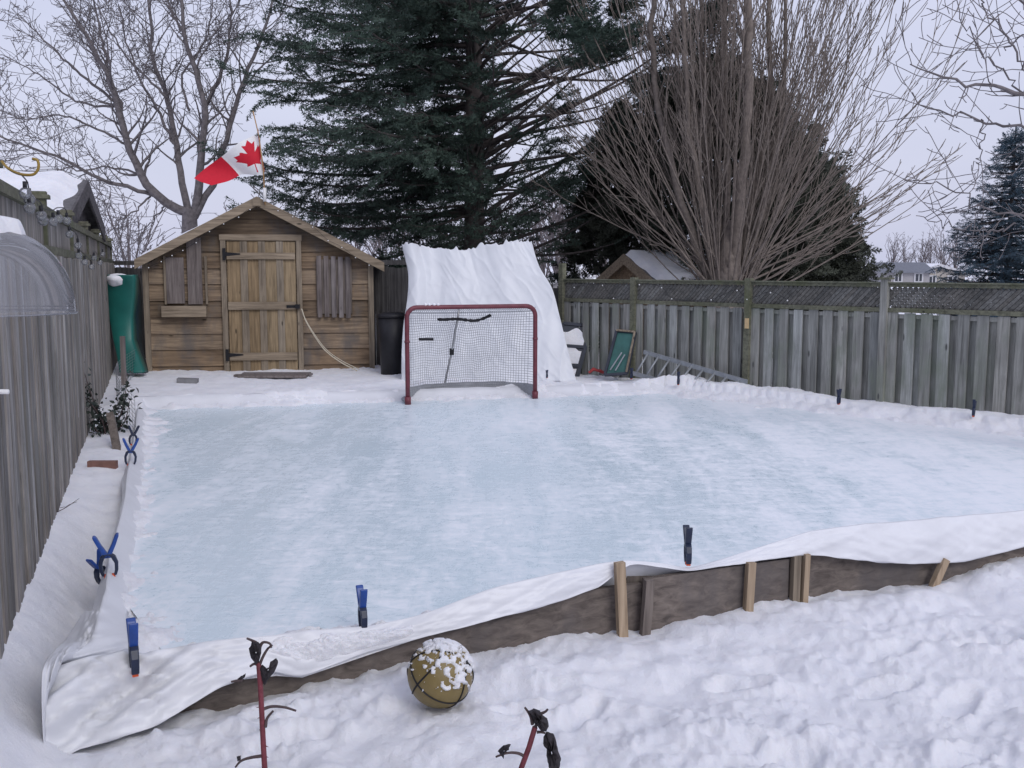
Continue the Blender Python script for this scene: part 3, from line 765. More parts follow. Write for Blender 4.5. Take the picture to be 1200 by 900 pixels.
# door: vertical boards, battens, frame, strap hinges, latch
dx0, dx1 = S(269, 350)[0], S(347, 350)[0]; dz0, dz1 = ZB + .05, S(300, 283)[2]
door = MB(); dsl = MB(); nb = 7; ws = np.array([1.3, .62, 1.1, .6, 1.1, .6, 1.2]); ws = ws / ws.sum() * (dx1 - dx0); x = dx0
for i, w_ in enumerate(ws):
    (dsl if i % 2 else door).box((x + w_ / 2, SD - .055 - (.022 if i % 2 else 0), (dz0 + dz1) / 2), (w_ + (.01 if i % 2 else -.012), .022, dz1 - dz0)); x += w_
dr = door.build('door', M['door'], shed); dsl.build('slats', M['trim_v'], dr)
for (yy_, hh_) in ((300, .11), (358, .13), (417, .13)):
    zc_ = S(300, yy_)[2]; MB().box(((dx0 + dx1) / 2, SD - .102, zc_), (dx1 - dx0 - .01, .026, hh_)).build('batten', M['trim'], dr)
for py_ in (298, 415):
    zc_ = S(300, py_)[2]; h_ = MB()
    h_.prism([[dx0 - .02, SD - 0.120, zc_ - .035], [dx0 + .23, SD - 0.120, zc_ - .008], [dx0 + .23, SD - 0.120, zc_ + .012], [dx0 - .02, SD - 0.120, zc_ + .035]], (0, -1, 0), -.004)
    h_.box((dx0 - .035, SD - 0.124, zc_), (.05, .012, .20)); h_.build('hinge', M['black'], dr)
zc_ = S(300, 359)[2]
h_ = MB(); h_.box((dx1 - .07, SD - 0.124, zc_), (.19, .014, .045)); h_.box((dx1 + .02, SD - 0.137, zc_), (.08, .05, .07)); h_.build('latch', M['black'], dr)
for xx, nm in ((dx0 - .055, 'z'), (dx1 + .055, 'z')):
    MB().box((xx, SD - .07, (dz0 + dz1) / 2 + .04), (.085, .045, dz1 - dz0 + .14)).build('door_frame', M['trim_v'], shed)
MB().box(((dx0 + dx1) / 2, SD - .074, dz1 + .065), (dx1 - dx0 + .22, .05, .10)).build('door_frame', M['trim'], shed)
# left shutter of two wide grey boards with sill
sh = MB()
a_, b_ = S(199, 302), S(221, 355); sh.box(((a_[0] + b_[0]) / 2, SD - .075, (a_[2] + b_[2]) / 2), (b_[0] - a_[0], .025, a_[2] - b_[2]))
a_, b_ = S(222, 279), S(241, 356); sh.box(((a_[0] + b_[0]) / 2, SD - .08, (a_[2] + b_[2]) / 2), (b_[0] - a_[0], .03, a_[2] - b_[2]))
o = sh.build('shutter', M['grey_v'], shed); o['label'] = 'shutter of two wide grey boards'
for px_ in (197.5, 243.5):
    a_, b_ = S(px_, 300), S(px_, 356); MB().box((a_[0], SD - .068, (a_[2] + b_[2]) / 2), (.035, .04, a_[2] - b_[2])).build('window_trim', M['trim_v'], shed)
a_, b_ = S(196, 357), S(246, 371)
MB().box(((a_[0] + b_[0]) / 2, SD - .13, (a_[2] + b_[2]) / 2), (b_[0] - a_[0], .14, (a_[2] - b_[2]) * .9)).build('sill', M['trim'], shed)
# right shutter of six narrow slats
sh = MB()
for i in range(5):
    a_, b_ = S(370 + i * 8.3, 300 + rs.uniform(-1, 1)), S(376.8 + i * 8.3, 372 + rs.uniform(-1.5, 1.5))
    sh.box(((a_[0] + b_[0]) / 2, SD - .085, (a_[2] + b_[2]) / 2), (b_[0] - a_[0], .025, a_[2] - b_[2]))
a_, b_ = S(371, 304), S(410, 368)
o = sh.build('shutter', M['grey_v'], shed); o['label'] = 'shutter of narrow upright grey slats'
MB().box(((a_[0] + b_[0]) / 2, SD - .058, (a_[2] + b_[2]) / 2), (b_[0] - a_[0] + .05, .02, a_[2] - b_[2])).build('window_trim', M['stake_d'], shed)
# rope from latch
rp = spline([S(351, 362, -.16), S(355, 375, -.18), S(366, 395, -.2), S(378, 412, -.24), S(395, 426, -.35), S(412, 436, -.5)], 40)
tag(MB().tube(rp, .010, 6).tube(rp + np.array([.02, -.01, .012]) * np.linspace(0, 1, 40)[:, None] * 2, .007, 5).build('rope', M['rope'], smooth=True), 'thin pale rope trailing from the shed door latch to the snow', 'rope')
# doormat board and brick lying in the snow
mt = MB()
c_ = P(320, 440, .05)
for i in range(4): mt.box(c_ + np.array([rs.uniform(-.05, .05), (i - 1.5) * .15, .01]), (1.05 + rs.uniform(-.1, .1), .13, .03))
tag(mt.build('wooden_mat', M['grey_v']), 'flat weathered slatted boards lying in snow before the shed door', 'mat')
c_ = P(220, 446, .06)
tag(MB().box(c_, (.30, .16, .07), rotm(0, .05, .15)).build('paving_stone', M['stone']), 'small grey stone half buried in snow left of the shed door', 'stone')

# ------------------------------------------------------------------ flag
fl = thing('flag', S(306, 234, -OV - .08), 'red and white maple leaf flag on a thin pole at the shed peak', 'flag')
FD = SD - OV - .08
pole = MB().tube([Q(307, 240, FD), Q(305, 200, FD), Q(300, 160, FD), Q(293, 130, FD)], [.011, .011, .009, .009], 8).build('pole', M['pole_wood'], fl, True)
MB().tube([Q(306.5, 236, FD), Q(306.5, 220, FD)], .028, 10).build('pole_bracket', M['white'], fl, True)
leaf = [(0, -.48), (.03, -.48), (.02, -.22), (.27, -.26), (.24, -.16), (.50, .04), (.43, .08), (.47, .25), (.32, .21), (.29, .28), (.13, .12), (.20, .42), (.10, .37), (0, .52)]
leaf = np.array(leaf + [(-a, b) for a, b in leaf[::-1]])
nu, nv = 220, 110
u = np.linspace(0, 1, nu); v = np.linspace(0, 1, nv)
tu = [0, .14, .22, .5, .72, .85, 1]
def px_interp(us, xs, ys): return np.interp(u, us, xs), np.interp(u, us, ys)
tx, ty = px_interp([0, .1, .25, .45, .7, .85, 1], [298.5, 299.5, 296, 283, 263, 246, 231], [152, 154, 158, 166, 181, 194, 208])
bx, by = px_interp([0, .1, .25, .45, .7, .85, 1], [306, 305, 305.5, 297, 280, 267, 250], [199, 202, 205, 204, 203, 210, 217])
def sm1(a): k_ = np.hanning(25); k_ /= k_.sum(); return np.convolve(np.pad(a, 12, 'edge'), k_, 'valid')
tx = (tx - 302) * 1.13 + 302; bx = (bx - 302) * 1.13 + 302; ty = (ty - 200) * 1.04 + 200; by = (by - 200) * 1.06 + 200
tx, ty, bx, by = map(sm1, (tx, ty, bx, by))
G = np.empty((nu, nv, 3))
for i in range(nu):
    for j in range(nv):
        q = v[j]; G[i, j] = Q(tx[i] * (1 - q) + bx[i] * q, ty[i] * (1 - q) + by[i] * q, FD)
uu, vv = np.meshgrid(u, v, indexing='ij')
G[..., 1] += .10 * np.sin(uu * 9 + vv * 1.5) * uu ** .6 + .25 * uu
G[..., 2] += .012 * np.sin(uu * 16 + vv * 4) * uu
uc = (uu[:-1, :-1] + uu[1:, 1:]) / 2; vc = (vv[:-1, :-1] + vv[1:, 1:]) / 2
lx = (uc - .39) / .25 * .5 ; lz = (.5 - vc) * 1.12
inl = inside(lx * 1.0, lz, leaf)
mi = np.where((uc < .17) | (uc > .72) | inl, 0, 1).reshape(-1)
mb = MB(); a, b = nu, nv
i = np.arange(a - 1)[:, None] * b; j = np.arange(b - 1)[None]
mb.add(G.reshape(-1, 3), np.stack([i + j, i + j + 1, i + b + j + 1, i + b + j], -1).reshape(-1, 4), mi)
mb.build('cloth', [M['red'], M['white']], fl, True)

# ------------------------------------------------------------------ green slide
sd = thing('slide', P(147, 436, 0), 'green plastic slide stood on end between the left fence and the shed', 'slide')
Ds = 15.9
pr = [(322, 127, 156), (328, 126, 157), (345, 127, 156.5), (372, 129, 154), (400, 134, 155), (415, 137.5, 160), (436, 141, 168)]
nv = 60; yy_ = np.linspace(322, 437, nv)
lx_ = np.interp(yy_, [p[0] for p in pr], [p[1] for p in pr]); rx_ = np.interp(yy_, [p[0] for p in pr], [p[2] for p in pr])
rows = []
for k_ in range(nv):
    t = k_ / (nv - 1); dep = Ds + .45 * math.sin(t * PI) ** 1.0 * .6 - .25 * t
    A_ = Q(lx_[k_], yy_[k_], dep); B_ = Q(rx_[k_], yy_[k_], dep)
    w_ = B_ - A_; bk = np.array([-.16, .98, 0])
    sect = [(.02, .20), (.0, .03), (.015, .008), (.04, 0), (.3, -.025), (.6, -.03), (.93, -.012), (.97, -.004), (.99, .01), (1.0, .04), (1.01, .24)]
    rows.append([A_ + w_ * s_ + bk * d_ for s_, d_ in sect])
MB().grid(np.array(rows)).build('slide_bed', M['slide'], sd, True).modifiers.new('t', 'SOLIDIFY').thickness = .02
gg, d_ = usph(Q(138, 330, Ds + .08), 1.0, 28, 18)
g0 = Q(138, 327, Ds + .10); d_ = d_ * np.array([.17, .20, .09]); d_ = d_ * (.85 + .3 * fbm(d_[..., 0:1] * 14 + 3, d_[..., 2:3] * 14 + 3, 2)); d_[:, -1] = d_[:, 0]
d_[..., 2] = np.where(d_[..., 2] < -.05, d_[..., 2] * 1.5, d_[..., 2])
MB().grid(g0 + d_, flip=True).build('snow_cap', M['snow'], sd, True)
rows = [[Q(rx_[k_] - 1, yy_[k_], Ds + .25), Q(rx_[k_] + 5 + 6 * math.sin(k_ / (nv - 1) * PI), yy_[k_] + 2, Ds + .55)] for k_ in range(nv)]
MB().grid(np.array(rows)).build('slide_shade_strip', M['slide_shade'], sd, True).modifiers.new('t', 'SOLIDIFY').thickness = .02  # dark strip added to stand in for shade on the inner right side
piv = Vector(((X0 + X1) / 2, SD, 0)); RM = Matrix.Rotation(.14, 3, 'Z')
for o_ in [o for o in COL.objects if o.parent is None and o.name.split('.')[0] in ('garden_shed', 'flag', 'rope')]:
    o_.rotation_euler = (0, 0, .14); o_.location = piv + RM @ (o_.location - piv)
# ------------------------------------------------------------------ fences
LZ = 1.86; LT = 2.22
lfence = thing('left_fence', (LF0[0], LF0[1], 0), 'tall grey-brown board fence with lattice top along the left side', 'fence')
LN = np.array([ldir[1], -ldir[0], 0])           # towards the yard
l3 = np.array([ldir[0], ldir[1], 0])
def L3(t, off=0, z=0): return np.array([LF0[0], LF0[1], 0]) + l3 * t + LN * off + np.array([0, 0, z])
posts_t = [-4.6, -2.05, .5, 3.05, 5.6, 8.15, 10.7, 13.25, 15.3]
rs = random.Random(5)
for a, b in zip(posts_t[:-1], posts_t[1:]):
    mm = MB(); t = a + .0
    while t < b - .02:
        w_ = rs.uniform(.086, .104)
        mm.bar(L3(t + w_ / 2, .05 + rs.uniform(-.006, .006), -.3), L3(t + w_ / 2 + rs.uniform(-.006, .006), .05 + rs.uniform(-.008, .008), LZ - .01 + rs.uniform(-.012, .006)), w_, .02, up=LN)
        mm.bar(L3(t + w_ + .025, -.03, -.3), L3(t + w_ + .025, -.03, LZ - .02), .10, .018, up=LN)
        t += w_ + rs.uniform(.045, .062)
    mm.build('board_panel', M['fence_l'], lfence)
    mm = MB(); t = a + .06
    while t < b - .05:
        mm.bar(L3(t, -.012, LZ + .07), L3(t, -.012, LT - .06), .018, .01, up=LN); t += .026
    for z in np.arange(LZ + .09, LT - .06, .055): mm.bar(L3(a + .05, -.024, z), L3(b - .05, -.024, z), .008, .02)
    mm.build('lattice_panel', M['fence_l'], lfence)
    MB().bar(L3(a, .0, LZ + .03), L3(b, .0, LZ + .03), .06, .07).bar(L3(a, -.01, LT - .03), L3(b, -.01, LT - .03), .08, .065).build('rail', M['fence_lh'], lfence)
for t in posts_t:
    p_ = MB(); p_.box(L3(t, -.03, (LT + .06 - .3) / 2), (.1, .1, LT + .36), rotm(0, 0, math.atan2(l3[1], l3[0]))).build('post', M['fence_lh'], lfence)
    MB().box(L3(t, -.03, LT + .075), (.15, .15, .03), rotm(0, 0, math.atan2(l3[1], l3[0]))).box(L3(t, -.03, LT + .10), (.11, .11, .03), rotm(0, 0, math.atan2(l3[1], l3[0]))).build('post_cap', M['fence_lh'], lfence)

RZ = 1.22; RT = 1.56
rfence = thing('right_fence', (RF0[0], RF0[1], 0), 'grey-green board fence with dark diagonal lattice top across the right side', 'fence')
rd = (RF1 - RF0) / np.linalg.norm(RF1 - RF0); r3 = np.array([rd[0], rd[1], 0]); RN = np.array([rd[1], -rd[0], 0])
if RN[1] > 0: RN = -RN
def R3(t, off=0, z=0): return np.array([RF0[0], RF0[1], 0]) + r3 * t + RN * off + np.array([0, 0, z])
def t_of(px):        # distance along the right fence at a picture column
    u_ = (px - 600) / F * 1.0; y_ = 16.11 / (.9305 + u_); return (16.4 - y_) / abs(rd[1])
rpt = [0, t_of(744), t_of(878), t_of(1037)]
rpt += [rpt[-1] + 2.02, rpt[-1] + 4.04, rpt[-1] + 6.06]
rang = math.atan2(r3[1], r3[0])
for bi, (a, b) in enumerate(zip(rpt[:-1], rpt[1:])):
    mm = MB(); t = a + .03
    while t < b - .06:
        w_ = rs.uniform(.128, .142)
        mm.bar(R3(t + w_ / 2, .02, -.2), R3(t + w_ / 2 + rs.uniform(-.006, .006), .02 + rs.uniform(-.006, .006), RZ - .005 + rs.uniform(-.006, .004)), w_, .018, up=RN)
        g_ = rs.uniform(.075, .095)
        mm.bar(R3(t + w_ + g_ / 2, -.04, -.2), R3(t + w_ + g_ / 2, -.04, RZ - .03), .145, .018, up=RN); t += w_ + g_
    mm.build('board_panel', M['fence_r'], rfence)
    MB().bar(R3(a, -.018, RZ - .05), R3(b, -.018, RZ - .05), .05, .05).build('back_rail', M['fence_r'], rfence)
    mm = MB(); hgt = RT - RZ - .09; z0_ = RZ + .05
    gap_ = .066
    for layer, sg in ((0, 1), (1, -1)):
        s_ = a - hgt
        while s_ < b + .02:
            # slat from (s_, z0) to (s_+hgt, z0+hgt), clipped to the bay
            t0, t1 = s_, s_ + hgt; c0, c1 = max(t0, a + .04), min(t1, b - .04)
            if c1 - c0 > .03:
                za = z0_ + (c0 - t0); zb_ = z0_ + (c1 - t0)
                if sg < 0: za, zb_ = z0_ + hgt - (c0 - t0), z0_ + hgt - (c1 - t0)
                mm.bar(R3(c0, .006 + layer * -.010, za), R3(c1, .006 + layer * -.010, zb_), .040 if layer == 0 else .037, .008, up=RN)
            s_ += gap_
    mm.build('lattice_panel', M['fence_lat'], rfence)
    MB().bar(R3(a, .01, RT - .01), R3(b, .01, RT - .01), .05, .045).bar(R3(a, .015, RZ + .025), R3(b, .015, RZ + .025), .05, .055).bar(R3(a, .01, RT + .02), R3(b, .01, RT + .02), .10, .016).build('rail', M['fence_rh'], rfence)
for i_, t in enumerate(rpt):
    top = RT + .06 if i_ else RT + .28
    MB().box(R3(t, .03, (top - .3) / 2), (.09, .09, top + .3), rotm(0, 0, rang)).build('post', M['fence_r'] if i_ > 2 else M['fence_rh'], rfence)
    if i_ > 2: MB().box(R3(t, .03, top + .012), (.15, .15, .024), rotm(0, 0, rang)).build('post_cap', M['fence_rh'], rfence)
bfence = thing('back_fence', (-1.0, 17.5, 0), 'dark board fence with a curved top panel behind the white sheet', 'fence')
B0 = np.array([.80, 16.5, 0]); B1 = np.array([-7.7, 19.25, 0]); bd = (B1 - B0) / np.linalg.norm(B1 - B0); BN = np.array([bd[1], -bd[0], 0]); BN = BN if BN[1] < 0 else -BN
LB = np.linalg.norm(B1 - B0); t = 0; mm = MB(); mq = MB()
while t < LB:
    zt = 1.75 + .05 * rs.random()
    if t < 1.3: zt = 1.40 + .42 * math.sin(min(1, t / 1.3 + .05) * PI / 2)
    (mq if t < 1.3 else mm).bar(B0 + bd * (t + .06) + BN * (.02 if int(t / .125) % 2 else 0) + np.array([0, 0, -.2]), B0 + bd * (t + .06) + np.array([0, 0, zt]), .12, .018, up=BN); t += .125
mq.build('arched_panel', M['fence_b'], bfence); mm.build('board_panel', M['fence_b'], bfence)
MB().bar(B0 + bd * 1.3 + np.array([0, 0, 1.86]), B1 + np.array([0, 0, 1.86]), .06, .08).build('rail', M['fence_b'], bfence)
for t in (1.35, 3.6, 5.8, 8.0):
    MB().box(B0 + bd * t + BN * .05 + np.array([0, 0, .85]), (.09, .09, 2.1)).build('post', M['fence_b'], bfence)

# ------------------------------------------------------------------ string lights
def bulb_string(name, cable, spots, rb, label, mat_b, sock=True, r=.004):
    t = thing(name, cable[0], label, 'string lights')
    MB().tube(cable, r, 5).build('cable', M['cable'], t, True)
    for s_ in spots:
        s_ = np.array(s_)
        g_, _ = usph(s_ - np.array([0, 0, rb + (.02 if sock else 0)]), rb, 16, 12)
        b_ = MB().grid(g_, flip=True).build('bulb', mat_b, t, True)
        if sock: MB().tube([s_ + np.array([0, 0, .012]), s_ - np.array([0, 0, .03])], [.012, .013], 8).build('socket', M['cable'], b_, True)
    return t
bl = [(29, 218), (34, 226), (34, 236), (48, 246), (50, 252), (62, 254), (68, 251), (78, 254), (81, 270), (91, 284), (92, 296), (99, 304), (107, 310), (110, 300), (117, 306), (120, 296), (124, 288), (128, 296), (132, 306)]
def LFp(px, py, off=.10):
    A_ = np.array([LF0[0], LF0[1], 0]) + LN * off; return onp(px, py, A_, l3)
spots = [LFp(x_, y_ - 3) for x_, y_ in bl if x_ < 124]
cab = spline([LFp(22, 202)] + [p_ + np.array([0, 0, .03]) for p_ in spots], 120)
bulb_string('string_lights', cab, spots, .034, 'clear globe string lights sagging along the top of the left fence', M['glass'])
# shed gable lights
sp2 = []
for px_, py_ in [(176, 313), (190, 306), (202, 299), (214, 293), (229, 284), (244, 271), (260, 262), (277, 254), (290, 245), (322, 246), (339, 253), (362, 265), (380, 281), (396, 289), (412, 301), (428, 310)]:
    sp2.append(Q(px_, py_, SD - OV - .06))
o_ = bulb_string('string_lights', spline(sp2, 80), sp2, .010, 'tiny white bulbs strung under the gable boards of the shed', M['white'], False, .003)
o_.rotation_euler = (0, 0, .14); o_.location = piv + RM @ (o_.location - piv)
sp3 = [R3(t_of(px_), .07, RT - dz_) for px_, dz_ in [(676, .1), (709, .06), (722, .26), (752, .04), (778, .08), (790, .24), (836, .24), (866, .1), (878, .22), (905, .12), (925, .22)]]
bulb_string('string_lights', spline(sp3, 90), sp3, .010, 'small white bulbs strung along the lattice top of the right fence', M['white'], False, .003)

hk = [Q(2, 189, 5.0), Q(8, 196, 4.97), Q(18, 202, 4.94), Q(30, 205, 4.9), Q(40, 204, 4.9), Q(45, 197, 4.9), Q(44, 188, 4.9), Q(38, 186, 4.9)]
tag(MB().tube(spline(hk, 40), .007, 8).build('curved_hook', M['hook'], smooth=True), 'curved golden hanging hook fixed on top of the left fence', 'hook')
tagp = R3(t_of(879), .085, .98)
tag(MB().box(R3(t_of(879), .085, 1.0), (.055, .02, .14), rotm(0, 0, rang)).build('wooden_tag', M['tagw']), 'small pale wooden block fixed to the right fence post', 'wooden block')

# ------------------------------------------------------------------ clear dome feeder guard at the left edge
dD = 2.0; dc = Q(-16, 367, dD); dR = 98 / F * dD
dm = thing('bird_feeder_dome', (dc[0], dc[1], -.15), 'clear plastic feeder dome with snow on top at the left edge, near the camera', 'feeder dome')
vv_, uu_ = np.meshgrid(np.linspace(.02, PI / 2, 26), np.linspace(0, 2 * PI, 61), indexing='ij')
d_ = np.stack([np.sin(vv_) ** .85 * np.cos(uu_), np.sin(vv_) ** .85 * np.sin(uu_), np.cos(vv_) * 1.02], -1)
MB().grid(dc + d_ * dR, flip=True).build('dome', M['dome'], dm, True)
a = np.linspace(0, 2 * PI, 61)
MB().tube(dc + np.stack([np.cos(a), np.sin(a), 0 * a], 1) * dR, .0022, 6, cap=False).build('dome_rim', M['dome'], dm, True)
MB().tube(dc + np.stack([np.cos(a), np.sin(a), 0 * a], 1) * dR * .985 + np.array([0, 0, .008]), .0012, 5, cap=False).build('dome_rim', M['dome'], dm, True)
vs, us = np.meshgrid(np.linspace(.02, .62, 20), np.linspace(0, 2 * PI, 49), indexing='ij')
lim = .28 + .2 * fbm(np.cos(us) * 2 + 5, np.sin(us) * 2 + 5, 2)
vs2 = vs / .62 * lim; thk = .024 * np.clip((lim - vs2) / .12, -.1, 1)
d_ = np.stack([np.sin(vs2) ** .85 * np.cos(us), np.sin(vs2) ** .85 * np.sin(us), np.cos(vs2) * 1.02], -1)
MB().grid(dc + d_ * (dR + thk)[..., None], flip=True).build('snow_cap', M['snow'], dm, True)
MB().tube(spline([dc + np.array([0, 0, dR * .9]), dc + np.array([0, 0, dR + .35]), dc + np.array([-.1, 0, dR + .45]), dc + np.array([-.35, 0, dR + .4]), dc + np.array([-.42, 0, 0]), dc + np.array([-.42, 0, -1.9])], 50), .006, 8).build('hanger_pole', M['black'], dm, True)
MB().tube([dc + np.array([-.03, 0, dR * .9]), dc + np.array([-.03, 0, -.22])], .03, 12).build('feeder_tube', M['dome'], dm, True)
MB().tube([Q(-16, 459, dD), Q(10, 459, dD)], .005, 8).build('perch', M['white'], dm, True)

# ------------------------------------------------------------------ things at the back, right of the goal
def quad_panel(name, corners, D, th, fm, label, cat, rails=(), pm=None, snowy=False, fw=.05):
    # corners in picture order tl tr br bl at given depths, panel standing there in 3D
    c = [Q(x_, y_, d_) for (x_, y_), d_ in zip(corners, D)]
    t = thing(name, (c[3] + c[2]) / 2, label, cat)
    tl, tr, brr, bl_ = c
    def pt(u_, v_): return (tl * (1 - u_) + tr * u_) * (1 - v_) + (bl_ * (1 - u_) + brr * u_) * v_
    nrm_ = np.cross(tr - tl, bl_ - tl); nrm_ /= np.linalg.norm(nrm_)
    if nrm_[1] > 0: nrm_ = -nrm_
    MB().prism([tl, tr, brr, bl_], -nrm_, th * .4).build('panel', pm, t)
    m = MB()
    for p_, q_ in ((tl, tr), (tl, bl_), (tr, brr), (bl_, brr)): m.bar(p_ + nrm_ * .012, q_ + nrm_ * .012, fw, .03, up=nrm_)
    for v_ in rails: m.bar(pt(.03, v_) + nrm_ * .012, pt(.97, v_) + nrm_ * .012, fw, .026, up=nrm_)
    m.build('frame', fm, t)
    return t, pt, nrm_
t, pt, n_ = quad_panel('leaning_window', [(660, 379), (693, 382), (677, 442), (640, 440)], [16.15, 16.1, 15.85, 15.9], .04, M['bframe'],
                       'dark framed window pane with snow in its panels, leaning beside the white sheet', 'window', (.42, .78), M['pane'])
for v0, v1 in ((.12, .40), (.46, .76), (.82, 1.0)):
    g_ = np.array([[pt(u_, v0 + (v1 - v0) * w_ + (.05 * math.sin(u_ * 9) if w_ == 0 else 0)) + n_ * (.010 + .006 * math.sin(w_ * PI)) for w_ in np.linspace(0, 1, 8)] for u_ in np.linspace(.07, .90, 16)])
    MB().grid(g_).build('snow_patch', M['snow'], t, True)
t, pt, n_ = quad_panel('leaning_door', [(723, 388), (745, 390), (735, 438), (709, 440)], [15.35, 15.2, 14.9, 15.0], .04, M['bframe'],
                       'green panelled door leaning low against the right fence', 'door', (), M['gpanel'], fw=.04)
MB().bar(pt(.98, .0) + n_ * .03, pt(.98, .98) + n_ * .03, .03, .02, up=n_).bar(pt(.0, .0) + n_ * .03, pt(.98, .0) + n_ * .03, .03, .02, up=n_).build('edge_strip', M['trim_v'], t)
MB().bar(pt(.2, .9) + n_ * .02, pt(.55, .5) + n_ * .02, .02, .012, up=n_).bar(pt(.45, .92) + n_ * .02, pt(.72, .55) + n_ * .02, .02, .012, up=n_).build('moulding', M['alu'], t)
# ladder lying on its side against the fence
ld = thing('ladder', P(825, 445, .1), 'grey metal ladder lying on its side in snow against the right fence', 'ladder')
ta, tb = t_of(762), t_of(886)
A0 = R3(ta, .14, .50); A1 = R3(tb, .18, .20); Bq0 = R3(ta - .05, .36, .19); Bq1 = R3(tb - .1, .44, -.03)
MB().bar(A0, A1, .03, .06).build('side_rail', M['alu'], ld); MB().bar(Bq0, Bq1, .03, .06).build('side_rail', M['alu'], ld)
for k_ in range(9):
    q = (k_ + .4) / 9; MB().tube([A0 * (1 - q) + A1 * q, Bq0 * (1 - q) + Bq1 * q], .016, 6).build('rung', M['alu'], ld, True)
c_ = P(699, 437, .12)
tag(MB().tube([c_ + np.array([-.12, 0, 0]), c_ + np.array([-.05, 0, .06]), c_ + np.array([.04, 0, .03]), c_ + np.array([.13, -.02, -.01])], [.02, .03, .02, .015], 7).box(c_ + np.array([.08, -.03, .03]), (.1, .05, .03), rotm(.2, .5, .3)).build('snow_shovel', M['toyred'], smooth=False), 'small red plastic tool half buried in snow below the leaning green door', 'tool')
# black bin beside the shed
bn = thing('rubbish_bin', Q(461, 436, 16.3), 'black plastic rubbish bin in the gap right of the shed', 'bin')
bx_, by_, _z = Q(461, 430, 16.3); zt = Q(461, 366, 16.3)[2]
MB().tube([[bx_, by_, -.1], [bx_, by_, zt * .5], [bx_, by_, zt - .08]], [.20, .23, .25], 14).build('bin_body', M['bin'], bn, True)
MB().tube([[bx_, by_, zt - .08], [bx_, by_, zt - .03], [bx_, by_, zt]], [.265, .25, .16], 14).build('bin_lid', M['bin'], bn, True)

# ------------------------------------------------------------------ left planting: posts, wire cage, shrub, edging
def post(name, a, b, w, mat, label):
    tag(MB().bar(a, b, w, w, up=(1, 0, 0)).build(name, mat), label, 'post', 'wooden posts by the shrub')
post('wooden_post', Q(145, 440, 12.2) - np.array([0, 0, .12]), Q(143.5, 394, 12.2), .05, M['grey_v'], 'tall thin grey post in front of the green slide')
post('wooden_post', P(140, 532, .02) - np.array([0, 0, .1]), P(131, 492, .02) + np.array([0, 0, .0]) * 0 + (P(131, 530, .02) - P(131, 492, .02)) * .8 + np.array([0, 0, .30]), .07, M['stake_d'], 'leaning brown post under the dark leafy shrub')
pb = P(90, 537, .0); post('wooden_post', pb - np.array([0, 0, .1]), pb + np.array([0, 0, .38]), .055, M['stake_d'], 'short grey post close against the left fence')
pb = P(113, 478, .0); post('wooden_post', pb - np.array([0, 0, .1]), pb + np.array([0, 0, .22]), .05, M['brick'], 'short brown post in snow behind the shrub')
e0, e1 = P(104, 548, .02), P(137, 548, .02)
tag(MB().bar(e0, e1, .06, .12).build('garden_edging', M['brick']), 'brown wooden garden edging board showing below the shrub', 'edging')
# wire fencing sheet, gently curved
wm = MB(); wa, wb = P(164, 440, .0), P(160, 518, .0)
cols = 26
cur = [wa * (1 - t_) + wb * t_ + np.array([-.28 * math.sin(t_ * PI), 0, 0]) for t_ in np.linspace(0, 1, cols)]
for c_ in cur: wm.tube([c_, c_ + np.array([0, 0, .46])], .0022, 3)
for z in np.linspace(.02, .46, 11): wm.tube([c_ + np.array([0, 0, z]) for c_ in cur], .0022, 3)
tag(wm.build('wire_fencing', M['wire']), 'bowed panel of fine wire garden fencing behind the shrub', 'wire fencing')
# shrub with dark leaves
shb = P(128, 512, .0); shr = thing('shrub', shb, 'leggy shrub with dark curled leaves beside the left fence', 'shrub')
sm_ = MB(); lf_ = []
rs = random.Random(21)
ends = [(95, 425), (98, 445), (104, 470), (112, 490), (150, 438), (146, 455), (140, 470), (128, 480), (118, 498), (135, 492), (96, 460), (125, 500), (105, 492), (152, 470)]
for (ex, ey) in ends:
    e_ = Q(ex, ey, shb[1] + rs.uniform(-.2, .25)); b_ = shb + np.array([rs.uniform(-.05, .05), rs.uniform(-.1, .1), -.02])
    mid = (b_ * .5 + e_ * .5) + np.array([rs.uniform(-.07, .07), rs.uniform(-.07, .07), -.03])
    ps = spline([b_, mid, e_], 14); sm_.tube(ps, np.linspace(.008, .003, 14), 5)
    for p_ in ps[5:]:
        for _ in range(4 if ey > 450 else 2): lf_.append(p_ + np.array([rs.gauss(0, .035), rs.gauss(0, .045), rs.gauss(0, .03)]))
sm_.build('stems', M['cane2'], shr, True)
lt = np.array([[0, 0, 0], [.022, .018, .006], [.05, .012, .0], [.068, 0, -.012], [.05, -.012, .0], [.022, -.018, .006]]); ltf = np.array([[0, 1, 2, 5], [5, 2, 4, 5]])[:1]
ltf = np.array([[0, 1, 5], [1, 2, 4], [1, 4, 5], [2, 3, 4]])
mats = []
for p_ in lf_:
    m3 = rotm(rs.uniform(0, 6.3), rs.uniform(-1, 1.4), rs.uniform(0, 6.3)) * rs.uniform(.6, 1.15); mats.append(np.column_stack([m3, p_]))
MB().scatter(lt, ltf, np.array(mats)).build('leaves', M['leafs'], shr)
# twig sticking out of the snow on the path
tp = [P(57, 604, 0), P(75, 596, .05), P(93, 584, .11)]
tag(MB().tube(spline(tp, 12), np.linspace(.004, .0015, 12), 5).tube(spline([tp[1], P(80, 592, .05), P(90, 588, .05)], 8), .0018, 4).tube(spline([tp[0], P(65, 597, .04), P(76, 594, .03)], 8), .0018, 4).build('twig', M['cane2']), 'thin bare twig poking out of the snow by the left fence', 'twig')

